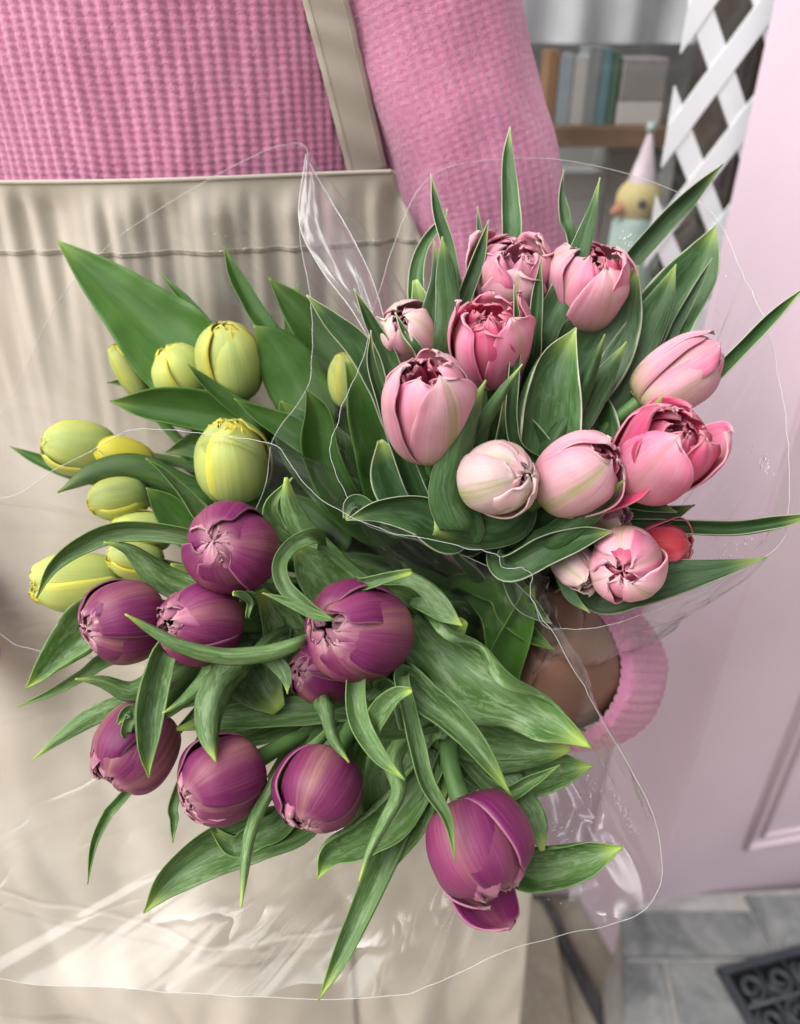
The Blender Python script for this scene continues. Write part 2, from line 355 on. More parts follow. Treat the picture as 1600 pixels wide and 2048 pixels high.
# cast iron foot grate let into the step
gA = onZ(1430, 1940, 1.40-1.155).xy; gB = onZ(1600, 1893, 1.40-1.155).xy; gd = (gB-gA).normalized(); gn = Vector((gd.y, -gd.x))
gr = empty('foot_grate', (gA.x+.1, gA.y-.05, STEP+.002), 'black cast iron grate with cut-out scrolls lying on the slate step', 'grate')
def gp(u, v): q = gA+gd*u+gn*v; return (q.x, q.y)
prism('pit', [gp(.004, .004), gp(.246, .004), gp(.246, .156), gp(.004, .156)], STEP+.001, STEP+.003, M['pit'], gr)
for (u0, v0, u1, v1) in ((0, 0, .25, .012), (0, .148, .25, .16), (0, .0125, .012, .1475), (.238, .0125, .25, .1475)):
    prism('frame', [gp(u0, v0), gp(u1, v0), gp(u1, v1), gp(u0, v1)], STEP+.0015, STEP+.010, M['iron'], gr, .001)
for k in range(5):
    for j in range(3):
        cx, cy = .035+k*.045, .035+j*.045
        pts = []
        for q in range(19):
            a_ = q/18*math.pi*2.7+k+j*2; r = .006+.013*q/18
            x, y = gp(cx+r*math.cos(a_), cy+r*math.sin(a_)); pts.append(Vector((x, y, STEP+.006)))
        tube('scroll', pts, .0042, M['iron'], gr, 6)
for k in range(6): 
    x0, y0 = gp(.012+k*.045, .012); x1, y1 = gp(.012+k*.045, .148); tube('bar', [Vector((x0, y0, STEP+.006)), Vector((x1, y1, STEP+.006))], .0035, M['iron'], gr, 6)
for k in range(1, 3):
    x0, y0 = gp(.012, .012+k*.045); x1, y1 = gp(.238, .012+k*.045); tube('bar', [Vector((x0, y0, STEP+.006)), Vector((x1, y1, STEP+.006))], .0035, M['iron'], gr, 6)
# houses added across the street to block low sky, mirrored in the window
hs_ = empty('added_terrace', (0, -13.0, 0), 'grey rendered terrace added across the street to block low sky, seen only as a reflection', 'building')
brk = plain('terrace_render', (.22, .215, .21), .85, .2, .25, 3); rof = plain('terrace_roof', (.07, .07, .075), .8, .2, .2, 2); pan = plain('terrace_pane', (.05, .06, .07), .15, .6, .1, 1)
box('wall', Vector((0, -15, 2.9)), (44, 4, 5.8), brk, hs_, 0, .02)
rfo = mesh('roof', [(-22.3, -12.7, 5.7), (22.3, -12.7, 5.7), (22.3, -15, 7.6), (-22.3, -15, 7.6), (-22.3, -17.3, 5.7), (22.3, -17.3, 5.7)], [(0, 1, 2, 3), (3, 2, 5, 4), (0, 3, 4), (1, 5, 2), (0, 4, 5, 1)], rof, hs_, None, False)
for k in range(-5, 6):
    box('chimney', Vector((k*4.0+1.5, -15, 7.9)), (.9, .6, 1.4), brk, rfo, 0, .02)
    for zz in (1.5, 4.2):
        wdo = box('window', Vector((k*4.0, -12.98, zz)), (1.5, .12, 1.5), M['white_paint'], hs_, 0, .01)
        for q in (-1, 1): box('pane', Vector((k*4.0+q*.35, -12.91, zz)), (.6, .03, 1.3), pan, wdo, 0, .005)
# pillar
pil = empty('shop_pillar', (.7, .8, 0), 'pale pink painted shop pillar with a moulded panel beside the window', 'pillar')
fd = Vector((.98, .185)).normalized()
E = C0+fd*.9
prism('shaft', [C0, E, E+Vector((0, .16)), C1], 0.0, 2.6, M['pink_paint'], pil, .003)
fn = Vector((fd.y, -fd.x))
def fpt(u, off): q = C0+fd*u+fn*off; return Vector((q.x, q.y, 0))
def strip(u0, z0, u1, z1, wd, off):
    # raised moulding along the front face, from (u0,z0) to (u1,z1)
    a_ = fpt(u0, off)+Vector((0, 0, z0)); b_ = fpt(u1, off)+Vector((0, 0, z1))
    return tube('moulding', [a_, b_], wd, M['pink_paint'], pil, 8)
for ins in (0, .022):
    u0, u1, z0, z1 = .135+ins, .6-ins, STEP+.10+ins, 1.6-ins
    for (A, B) in (((u0, z0), (u1, z0)), ((u1, z0), (u1, z1)), ((u1, z1), (u0, z1)), ((u0, z1), (u0, z0))):
        strip(A[0], A[1], B[0], B[1], .006 if ins == 0 else .004, .001)
# window wall under and above the glass
win = empty('shop_window', (-.3, C1.y, 0), 'tall shop window with a clear pane behind the person in pink', 'window')
WY = C1.y
box('stall_riser', Vector((-.83, WY+.04, .40)), (2.36, .07, .80), M['pink_paint'], win, 0, .004)
box('window_head', Vector((-.83, WY+.04, 2.35)), (2.32, .07, .5), M['pink_paint'], win, 0, .004)
box('glass_pane', Vector((-.83, WY+.03, 1.45)), (2.35, .006, 1.30), M['glass'], win, 0, 0)
box('sill', Vector((-.83, WY+.005, .812)), (2.32, .06, .03), M['pink_paint'], win, 0, .004)
room = mesh('interior_wall', [(-2, WY+.75, 0), (1.6, WY+.75, 0), (1.6, WY+.75, 2.6), (-2, WY+.75, 2.6)], [(0, 1, 2, 3)], M['grey_wall'], smooth=False); tag(room, kind='structure')
fl = mesh('interior_floor', [(-2, WY+.08, .78), (1.6, WY+.08, .78), (1.6, WY+.75, .78), (-2, WY+.75, .78)], [(0, 1, 2, 3)], M['soil'], smooth=False); tag(fl, kind='structure')
# stands in for bright sky reflected in the window: pale blind
bl = empty('sky_reflection_backdrop', (.2, WY+.55, 1.75), 'pale grey pleated blind behind the books, standing in for reflected sky', 'backdrop')
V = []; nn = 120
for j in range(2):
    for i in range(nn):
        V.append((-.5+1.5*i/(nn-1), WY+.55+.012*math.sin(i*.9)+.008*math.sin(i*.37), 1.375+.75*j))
mesh('backdrop_cloth', V, grid_faces(nn, 2), M['backdrop'], bl)
tube('rail', [Vector((-.5, WY+.55, 2.13)), Vector((1.0, WY+.55, 2.13))], .012, M['white_paint'], bl, 8)
# lattice strip
def xz(px, py, Y): q = onY(px, py, Y); return q.x, q.z
LY = WY+.012
lxl, _ = xz(1358, 120, LY); lxr = .50
lat = empty('lattice_panel', (lxl+.06, LY, .80), 'white diamond lattice strip standing inside the window', 'lattice')
px_, pz_ = .0625, .100
xm, zm = xz(1420, 255, LY)
slope = pz_/px_; hw = .0103
zlo, zhi = .80, 2.05
for sgn, yo in ((1, -.0006), (-1, .0006)):
    for k in range(-16, 30):
        # centre line through hole corners: z = zm + pz/2 + k*pz + sgn*slope*(x-xm), clipped to the strip
        poly = []
        def zc(x, o): return zm+pz_/2+k*pz_+sgn*slope*(x-xm)+o
        o = hw*math.sqrt(1+slope*slope)
        pts2 = [(lxl, zc(lxl, -o)), (lxr, zc(lxr, -o)), (lxr, zc(lxr, o)), (lxl, zc(lxl, o))]
        # clip by z
        def clip(pts, zl, keep_above):
            out = []
            for i in range(len(pts)):
                A, B = pts[i], pts[(i+1) % len(pts)]
                ia = (A[1] >= zl) == keep_above; ib = (B[1] >= zl) == keep_above
                if ia: out.append(A)
                if ia != ib:
                    f = (zl-A[1])/(B[1]-A[1]); out.append((A[0]+(B[0]-A[0])*f, zl))
            return out
        pts2 = clip(pts2, zlo, True); pts2 = clip(pts2, zhi, False) if pts2 else pts2
        if len(pts2) < 3: continue
        nv = len(pts2); y0, y1 = LY+yo-.0015, LY+yo+.0015
        V = [(x, y0, z) for x, z in pts2]+[(x, y1, z) for x, z in pts2]
        F = [tuple(range(nv)), tuple(range(2*nv-1, nv-1, -1))]+[(i, i+nv, (i+1) % nv+nv, (i+1) % nv) for i in range(nv)]
        mesh('slat', V, F, M['white_paint'], lat, smooth=False)
# dark cabinet added behind the lattice so its holes look dark
cab = empty('added_dark_cabinet', (.50, WY+.25, .78), 'dark brown cabinet added behind the white lattice to darken its holes', 'cabinet')
m_ = plain('added_cabinet_dark', (.07, .055, .045), .6, .3, .3, 14)
box('carcass', Vector((.52, WY+.27, 1.25)), (.26, .16, .94), m_, cab, 0, .004)
for k in range(3): box('door', Vector((.433+.0875*k, WY+.186, 1.25)), (.080, .012, .90), m_, cab, 0, .003)
# shelf and books
SY = 1.16
sx0, sz = xz(1085, 250, SY); sx1, _ = xz(1345, 250, SY)
shf = empty('wall_shelf', (.3, SY, sz-.02), 'brown wooden shelf board carrying books behind the glass', 'shelf')
box('board', Vector((.30, SY+.03, sz-.012)), (.62, .12, .024), M['shelf'], shf, 0, .002)
for bx in (.06, .54): box('bracket', Vector((bx, SY+.05, sz-.05)), (.015, .08, .052), M['shelf'], shf, 0, .002)
bks = [(1100, 1120, 100, (.30, .17, .09), 'thin brown book at the arm end of the shelf'), (1122, 1150, 108, (.33, .38, .40), 'grey blue book beside the thin brown one'), (1152, 1178, 112, (.50, .50, .47), 'pale grey book standing on the shelf'),
       (1180, 1206, 92, (.25, .27, .27), 'tall charcoal book standing on the shelf'), (1208, 1228, 96, (.14, .26, .27), 'dark teal book standing on the shelf'), (1230, 1244, 104, (.10, .17, .12), 'narrow dark green book beside the boxed set')]
for i, (x0, x1, yt, c, lab) in enumerate(bks):
    m = plain('book_cover_%d' % i, c, .6, .3, .1, 15)
    a0, z1 = xz(x0, yt, SY); a1, _ = xz(x1, yt, SY)
    bk = empty('book', (0.5*(a0+a1), SY, sz), lab, 'book', 'books on the shelf')
    h = z1-sz; cw = a1-a0
    box('cover', Vector(((a0+a1)/2, SY, sz+h/2)), (cw, .004, h), m, bk, 0, .001)
    for sx_ in (-1, 1): box('cover', Vector(((a0+a1)/2+sx_*(cw/2-.001), SY+.032, sz+h/2)), (.002, .06, h), m, bk, 0, .0005)
    box('pages', Vector(((a0+a1)/2, SY+.031, sz+h/2)), (cw-.005, .055, h-.008), M['white_paint'], bk, 0, .0005)
a0, z1 = xz(1248, 116, SY); a1, _ = xz(1338, 116, SY)
bxm = plain('boxed_set', (.30, .285, .27), .6, .3, .1, 15); bxl = plain('boxed_set_band', (.62, .61, .58), .6, .3, .05, 15)
bk = empty('boxed_set', (.5*(a0+a1), SY, sz), 'grey boxed set with a pale lower band on the shelf', 'box', None)
h = z1-sz
box('case', Vector(((a0+a1)/2, SY+.03, sz+h*.68)), (a1-a0, .07, h*.64), bxm, bk, 0, .002)
box('band', Vector(((a0+a1)/2, SY+.03, sz+h*.18)), (a1-a0, .07, h*.355), bxl, bk, 0, .002)
# grey storage crates lower down, behind the bird
for (x0, x1, yt, c, lab) in ((1100, 1215, 352, (.42, .44, .44), 'pale grey storage box under the shelf next to the arm'), (1220, 1330, 300, (.24, .24, .23), 'dark grey storage box under the shelf behind the bird')):
    a0, z1 = xz(x0, yt, 1.22); a1, _ = xz(x1, yt, 1.22)
    m = plain('storage_'+str(x0), c, .7, .2, .12, 12)
    e = empty('storage_box', ((a0+a1)/2, 1.26, .78), lab, 'box')
    box('body', Vector(((a0+a1)/2, 1.27, (z1+.78)/2-.015)), (a1-a0-.006, .10, z1-.78-.03), m, e, 0, .004)
    box('lid', Vector(((a0+a1)/2, 1.27, z1-.015)), (a1-a0, .106, .03), m, e, 0, .004)
# bird figurine with party hat
BY = 1.0
hc = onY(1277, 402, BY); sc = (90/2)*( (hc-CAM).dot(FWD) )/FPX
brd = empty('bird_figurine', (hc.x, BY, .80), 'yellow toy bird wearing a tall pale party hat behind the glass', 'figurine')
def lathe(name, prof, c, mat, parent, seg=20, axis=None, scale=(1, 1, 1)):
    V = []; 
    for (r, z) in prof:
        for k in range(seg):
            a_ = 2*math.pi*k/seg; v = Vector((r*math.cos(a_)*scale[0], r*math.sin(a_)*scale[1], z*scale[2]))
            if axis: v = axis.to_track_quat('Z', 'Y') @ v
            V.append(c+v)
    return mesh(name, V, grid_faces(seg, len(prof), True)+[tuple(range(seg))[::-1], tuple(range((len(prof)-1)*seg, len(prof)*seg))], mat, parent)
sph = [(max(.001, math.sin(math.pi*k/14)), -math.cos(math.pi*k/14)) for k in range(15)]
yel = plain('bird_yellow', (.66, .56, .24), .6, .3, .08, 30); teal = plain('bird_teal', (.40, .55, .50), .6, .3, .08, 30); ora = plain('bird_beak', (.55, .22, .12), .5, .4); blk = plain('bird_eye', (.02, .02, .02), .2, .6); hat = plain('party_hat', (.60, .50, .55), .6, .3, .2, 40)
lathe('head', [(r*sc, z*sc) for r, z in sph], hc, yel, brd)
bb = hc.z-.8
lathe('body', [(.012, -bb), (.9*sc, -bb+.004), (1.25*sc, -bb*.7), (1.3*sc, -bb*.45), (1.0*sc, -.9*sc), (.75*sc, -.6*sc)], hc, teal, brd)
lathe('beak', [(.36*sc, -.15*sc), (.30*sc, .1*sc), (.16*sc, .4*sc), (.03*sc, .55*sc)], hc+Vector((-.85*sc, -.35*sc, -.25*sc)), ora, brd, 14, Vector((-1, -.45, -.35)).normalized())
lathe('eye', [(r*.2*sc, z*.2*sc) for r, z in sph], hc+Vector((-.1*sc, -.93*sc, .05*sc)), blk, brd, 12)
ht = onY(1303, 255, BY)
lathe('party_hat', [(.62*sc, 0), (.60*sc, .02*sc), (.05*sc, (ht-hc).length-.75*sc)], hc+(ht-hc).normalized()*.75*sc, hat, brd, 20, (ht-hc).normalized())
lathe('pompom', [(r*.22*sc, z*.22*sc) for r, z in sph], ht, teal, brd, 12)
# potted plants in the window behind the lattice, low and dark
for (px, py, c, lab) in ((1440, 440, (.05, .09, .04), 'dark leafy pot plant behind the lattice near the pillar'), (1350, 560, (.06, .10, .05), 'dark leafy pot plant behind the lattice below the bird')):
    q = onY(px, py, 1.0); e = empty('potted_plant', (q.x, 1.02, .78), lab, 'plant')
    lathe('pot', [(.035, 0), (.05, .08), (.054, .082), (.052, .1), (.04, .098)], Vector((q.x, 1.02, .78)), plain('pot_'+str(px), (.20, .10, .13), .6, .3), e)
    lm = plain('pot_leaf_'+str(px), c, .5, .3, .4, 60)
    V, F = [], []
    for k in range(150):
        a_ = random.uniform(0, 6.28); r = .07*math.sqrt(random.random()); z = .87+random.uniform(0, max(.1, q.z-.85))
        cc = Vector((q.x+r*math.cos(a_), 1.02+r*math.sin(a_)*.6, z)); d1 = Vector((random.gauss(0, 1), random.gauss(0, 1), random.gauss(.4, 1))).normalized()*.022; d2 = d1.orthogonal().normalized()*.008
        n0 = len(V); V += [cc-d1, cc+d2, cc+d1, cc-d2]; F.append((n0, n0+1, n0+2, n0+3))
    tube('trunk', [Vector((q.x, 1.02, .86)), Vector((q.x, 1.02, q.z))], .006, lm, e, 6)
    mesh('crown', V, F, lm, e, smooth=False)

# ------------------------------------------------------------------ the person
CX = -.155
def A0(z): return lerpl([-1.4, -1.0, -.7, -.5, -.35, -.11, .2], [.425, .42, .43, .45, .47, .492, .505], z)
def body_pt(th, z, grow=0):       # th = 0 faces the camera
    zz = z; rx = lerpl([-.9, -.5, -.3, 0.02, .07, .12], [.19, .175, .158, .165, .145, .06], z)+grow
    ry = lerpl([-.9, -.5, -.3, .02, .07, .12], [.12, .12, .108, .11, .10, .05], z)+grow
    yc = A0(z)+.006+lerpl([-.9, -.5, -.3, .02, .07, .12], [.12, .12, .108, .11, .11, .10], z)
    return Vector((CX+rx*math.sin(th), yc-ry*math.cos(th), CAM.z+z))
person = None
# skin: one continuous figure grown from a joint skeleton, hidden by the clothes except wrist and hand
wrist = P(1228, 1352, .462)
def sk_mesh():
    J = []; Ed = []; Rr = []
    def j(p, r, par=None):
        J.append(Vector(p)); Rr.append(r)
        if par is not None: Ed.append((par, len(J)-1))
        return len(J)-1
    zc = CAM.z
    pel = j((CX, .56, zc-.62), .085); bel = j((CX, .57, zc-.40), .09, pel); ch = j((CX, .61, zc-.15), .075, bel); nk = j((CX, .615, zc+.05), .05, ch); j((CX, .61, zc+.13), .045, nk)
    for s in (-1, 1):
        h = j((CX+s*.085, .56, zc-.72), .075, pel); k = j((CX+s*.09, .56, zc-1.0), .052, h); an = j((CX+s*.09, .575, zc-1.32), .036, k); j((CX+s*.09, .50, zc-1.365), .03, an)
    sL = j((CX+.13, .61, zc-.02), .036, ch); e = j((.075, .556, zc-.29), .034, sL); fm = j((.115, .47, zc-.335), .034, e)
    w0 = j(P(1195, 1346, .50), .035, fm); w1 = j(P(1135, 1343, .468), .040, w0)
    pm = j(P(1092, 1335, .452), .038, w1); kn = j(P(1048, 1315, .454), .032, pm)
    # four fingers curled round the stems, away from the camera, thumb in front
    for i, (dy, rr) in enumerate(((-58, .0095), (-18, .0100), (22, .0095), (58, .0085))):
        k0 = j(P(1050, 1300+dy, .455), rr*1.1, kn); k1 = j(P(985-4*abs(i-1), 1300+dy*.95, .468), rr, k0); k2 = j(P(968, 1305+dy*.9, .495), rr*.92, k1); j(P(1000, 1308+dy*.9, .512), rr*.8, k2)
    t0 = j(P(1140, 1245, .448), .0150, pm); t1 = j(P(1085, 1195, .450), .0125, t0); j(P(1035, 1175, .458), .0105, t1)
    sR = j((CX-.13, .60, zc-.02), .05, ch); e2 = j((CX-.24, .57, zc-.29), .036, sR); f2 = j((CX-.22, .44, zc-.40), .030, e2); h2 = j((CX-.17, .40, zc-.42), .026, f2)
    return J, Ed, Rr
J, Ed, Rr = sk_mesh()
me = bpy.data.meshes.new('person'); me.from_pydata(J, Ed, []); me.materials.append(M['skin'])
person = bpy.data.objects.new('person', me); col.objects.link(person)
tag(person, 'person in pink ribbed sweater and beige apron gripping the tulip bunches', 'person')
sm = person.modifiers.new('skin', 'SKIN'); sm.use_smooth_shade = True
for i, sv in enumerate(me.skin_vertices[0].data): sv.radius = (Rr[i], Rr[i])
me.skin_vertices[0].data[0].use_root = True
sb = person.modifiers.new('sub', 'SUBSURF'); sb.levels = 2; sb.render_levels = 2

def knit_h(a_, b_):               # stitch relief: a_ counts ribs, b_ counts rows
    fa = a_-math.floor(a_); rid = .5+.5*math.cos(2*math.pi*fa)
    val = (1-rid)**2.6
    return .0010*rid**.7 - .0008*val*(.5+.5*math.cos(2*math.pi*b_))**1.5 + .00012*math.cos(2*math.pi*b_+math.pi*2*abs(fa-.5))
def build_torso():
    NU, NV = 560, 250; V, uv = [], []
    z0, z1 = .03, -.125
    for jv in range(NV):
        z = z0+(z1-z0)*jv/(NV-1)
        for i in range(NU):
            th = -math.pi*.62+2*math.pi*.62*i/(NU-1)
            p = body_pt(th, z); nrm = Vector((math.sin(th), -math.cos(th), 0))
            rib = th*.138/.0064+.25*math.sin(z*22)+.3*noise.noise(Vector((th*3, z*8, 1)))
            row = z/.0042+.6*noise.noise(Vector((th*5, z*7, 8)))
            h = knit_h(rib, row)+.0035*noise.noise(Vector((th*4, z*9, 3)))+.0012*noise.noise(Vector((th*14, z*22, 5)))
            V.append(p+nrm*h); uv.append((th, z))
    return V, grid_faces(NU, NV), uv
V, F, uv = build_torso()
sw = mesh('sweater', V, F, M['knit'], person, uv)
V = []
for jv in range(30):
    z = .11-.42*jv/29
    for i in range(60): V.append(body_pt(-math.pi*.62+2*math.pi*.62*i/59, z, -.005))
mesh('sweater_lining', V, grid_faces(60, 30), M['knit'], sw)
# back of the sweater, plain
V = []; nu, nv = 40, 20
for jv in range(nv):
    z = .11-.75*jv/(nv-1)
    for i in range(nu): V.append(body_pt(math.pi*.60+2*math.pi*.40*i/(nu-1), z, -.001))
mesh('sweater_back', V, grid_faces(nu, nv), M['knit'], sw)
def sleeve_arm(name, path, rad, n, sides, parent, ribs=1.0, wr=.004):
    pts = catmull([Vector(p) for p in path], n); V, uv = [], []; ref = Vector((0, -1, 0)); L = 0
    rr = [smooth_l([i/(len(rad)-1) for i in range(len(rad))], rad, k/(n-1)) for k in range(n)]
    for i, p in enumerate(pts):
        T = (pts[min(i+1, n-1)]-pts[max(i-1, 0)]).normalized(); A = (ref-T*ref.dot(T)).normalized(); B = T.cross(A); ref = A
        if i: L += (pts[i]-pts[i-1]).length
        for k in range(sides):
            a_ = 2*math.pi*k/sides; dr = A*math.cos(a_)+B*math.sin(a_)
            nc = int(2*math.pi*.055/.0060)
            h = knit_h(a_/(2*math.pi)*nc+.3*noise.noise(Vector((L*9, a_, 1))), L/.0042+.5*noise.noise(Vector((L*6, a_*2, 3))))*ribs
            h += wr*noise.noise(Vector((math.cos(a_)*1.6, math.sin(a_)*1.6, L*13)))+wr*.6*noise.noise(Vector((math.cos(a_)*3+L*12, math.sin(a_)*3, L*26+4)))
            V.append(p+dr*(rr[i]+h)); uv.append((a_, L))
    return mesh(name, V, grid_faces(sides, n, True), M['knit'], parent, uv)
zc = CAM.z
armp = [(-.035, .60, zc+.10), (-.005, .588, zc+.05), (.022, .578, zc-.02), (.052, .568, zc-.10), (.064, .562, zc-.17), (.078, .552, zc-.28), (.098, .50, zc-.325), tuple(P(1192, 1346, .512))]
sleeve_arm('sleeve', armp, [.050, .062, .060, .057, .056, .056, .052, .043], 560, 250, sw, .65)
cuffp = [P(1212, 1346, .520), P(1190, 1345, .497), P(1160, 1344, .479), P(1130, 1343, .464), P(1122, 1342, .460)]
V, uv = [], []; pts = catmull(cuffp, 40); ref = Vector((0, 0, 1)); nS = 300
axis = (cuffp[-1]-cuffp[0]).normalized()
for i, p in enumerate(pts):
    A = (ref-axis*ref.dot(axis)).normalized(); B = axis.cross(A)
    f = i/39; r = .0415+.0045*math.sin(min(1, f*1.15)*math.pi)**.6 if f < .87 else .0415+.0045*math.sin(math.pi)-.004*(f-.87)/.13
    for k in range(nS):
        a_ = 2*math.pi*k/nS; rb = .0016*abs(math.cos(a_*24))**.6
        V.append(p+(A*math.cos(a_)*1.03+B*math.sin(a_)*.93)*(r+rb+.001*noise.noise(Vector((math.cos(a_)*2, math.sin(a_)*2, f*3)))))
mesh('cuff', V, grid_faces(nS, 40, True), M['knit'], sw, None, True, .004, -1)
sleeve_arm('sleeve', [(CX-.12, .60, zc+.10), (CX-.155, .59, zc+.03), (CX-.19, .58, zc-.10), (CX-.235, .57, zc-.28), (CX-.235, .50, zc-.36), (CX-.19, .42, zc-.405)], [.05, .06, .057, .055, .05, .042], 90, 120, sw)
# trousers and shoes
tr = empty('trousers', (CX, .56, zc-1.0)); tr.parent = person; tr.location = Vector((CX, .56, zc-1.0))
for s in (-1, 1):
    tube('trouser_leg', [Vector((CX+s*.08, .565, zc-.58)), Vector((CX+s*.085, .56, zc-.75)), Vector((CX+s*.09, .56, zc-1.0)), Vector((CX+s*.09, .575, zc-1.33))], [.10, .10, .075, .06], M['trouser'], tr, 20)
    tube('shoe', [Vector((CX+s*.09, .62, zc-1.358)), Vector((CX+s*.09, .55, zc-1.352)), Vector((CX+s*.09, .46, zc-1.362)), Vector((CX+s*.09, .44, zc-1.37))], [.034, .042, .036, .02], M['trouser'], tr, 14)
# apron
def halfw(z): return smooth_l([-1.3, -.9, -.5, -.30, -.22, -.16, -.10, -.07], [.31, .30, .285, .25, .222, .196, .160, .150], z)
def apron_Y(x, z):
    dx = .2*math.tanh((x-CX)/.2); y = A0(z)+1.95*dx*dx*lerpl([-1, -.4, -.1], [.8, 1, 1], z) - .004
    # folds: gathers under the top hem, long soft drapes below
    g1 = (noise.noise(Vector((x*55, z*5, 2.0)))+.6*noise.noise(Vector((x*110, z*8, 4.0))))*.0085*ss(-.30, -.10, z)*ss(-.078, -.10, z)
    g2 = noise.noise(Vector((x*9+z*2, z*3.2, 7.0)))*.012*ss(-.15, -.45, z)
    g3 = noise.noise(Vector((x*24-z*5, z*6, 9.0)))*.0045*ss(-.16, -.24, z)
    g4 = abs(noise.noise(Vector((x*14+z*3, z*3-x*4, 19.0))))*-.009*ss(-.20, -.32, z)
    return y+g1+g2+g3+g4
apr = empty('apron', (CX, A0(-.5), zc-.5)); apr.parent = person; apr.location = Vector((CX, A0(-.5), zc-.5))
ZT = -.078
def ztop(x): return ZT-.003*((x-CX)/.15)**2+.022*(x-CX)
def wl(u, z): return CX+halfw(z)*u*(1+(.9*ss(-.2, -.6, z) if u < 0 else 0))
NU, NV = 170, 260; V = []
for jv in range(NV):
    f = jv/(NV-1)
    for i in range(NU):
        u = -1+2*i/(NU-1); zz = ZT-1.08*f**1.15; x = wl(u, zz); z = zz+(ztop(x)-ZT)*max(0, 1-f*5)
        V.append((x, apron_Y(x, z), zc+z))
mesh('panel', V, grid_faces(NU, NV), M['twill'], apr, None, True, .0012, -1)
def patch(name, x0, x1, zt, zb, off, nu, nv, taper=False, th=.0011):
    V = []
    for jv in range(nv):
        for i in range(nu):
            zz = zt+(zb-zt)*jv/(nv-1); u = i/(nu-1)
            if taper: x = CX+(halfw(zz)-.0012)*(2*u-1); z = zz+(ztop(x)-ZT)*max(0, 1-jv/(nv-1)*.2)
            else: x = x0+(x1-x0)*u; z = zz
            V.append((x, apron_Y(x, z)-off, zc+z))
    return mesh(name, V, grid_faces(nu, nv), M['twill'], apr, None, True, th, -1)
patch('top_hem', 0, 0, ZT+.0005, -.121, .0007, 160, 40, True)
patch('pocket', CX-.50, CX+.105, -.775, -1.02, .0022, 110, 60)
patch('pocket_hem', CX-.501, CX+.106, -.774, -.805, .0044, 110, 12)
# hem stitching: two rows of thread
for off_z in (-.1185,):
    pts = []
    for i in range(160):
        x = CX+(halfw(-.118)-.004)*(2*i/159-1); z = off_z+(ztop(x)-ZT)*.8; pts.append(Vector((x, apron_Y(x, z)-.0022, zc+z)))
    tube('stitching', pts, .0004, M['twill'], apr, 5)
pts = []
for i in range(160):
    x = CX+(halfw(ZT)-.002)*(2*i/159-1); z = ztop(x); pts.append(Vector((x, apron_Y(x, z)-.0016, zc+z)))
tube('top_piping', pts, .0014, M['twill'], apr, 8)
for side, pxs in (('strap', [(737, 352), (715, 262), (690, 160), (668, 70), (650, 0), (638, -60), (610, -170)]),):
    # strap over the shoulder, lying on the knit
    cl = []
    for (px, py) in pxs:
        q = onY(px, py, .49)
        for _ in range(6):
            x, z = q.x, q.z-zc; s_ = max(-1, min(1, (x-CX)/.165)); yy = body_pt(math.asin(s_), min(z, .10)).y-.0090; q = onY(px, py, yy)
        cl.append(q)
    cl = catmull(cl, 50); V = []; nW = 9
    for i, p in enumerate(cl):
        T = (cl[min(i+1, 49)]-cl[max(i-1, 0)]).normalized(); Sd = T.cross(Vector((.25, -1, 0)).normalized()).normalized()
        for k in range(nW):
            u = -1+2*k/(nW-1); o_ = Sd*u*(.0128+.0004*noise.noise(Vector((i*.3, u, 3))))
            V.append(p+o_+Vector((0, .0009*abs(u)**3*1+.0005*math.sin(i*.7+u*2)+.010*max(0, -(o_.x))*0, 0)))
    mesh('strap', V, grid_faces(nW, 50), M['twill'], apr, None, True, .0022, 0)
    for k in (1, 7): tube('stitching', [V[i*nW+k]+Vector((.0003, -.0013, 0)) for i in range(50)], .00035, M['twill'], apr, 5)
V = []
for i in range(40):                       # the other strap, over the far shoulder
    z = -.112+.20*i/39; x = CX-.115+.05*i/39*0-.03*(i/39)**2*0
    th = math.asin((x-CX)/.165); p = body_pt(th, z); 
    for k in range(5): V.append(p+Vector(((k-2)*.0064, -.0045+.001*(k-2), 0)))
mesh('strap', V, grid_faces(5, 40), M['twill'], apr, None, True, .002, 0)

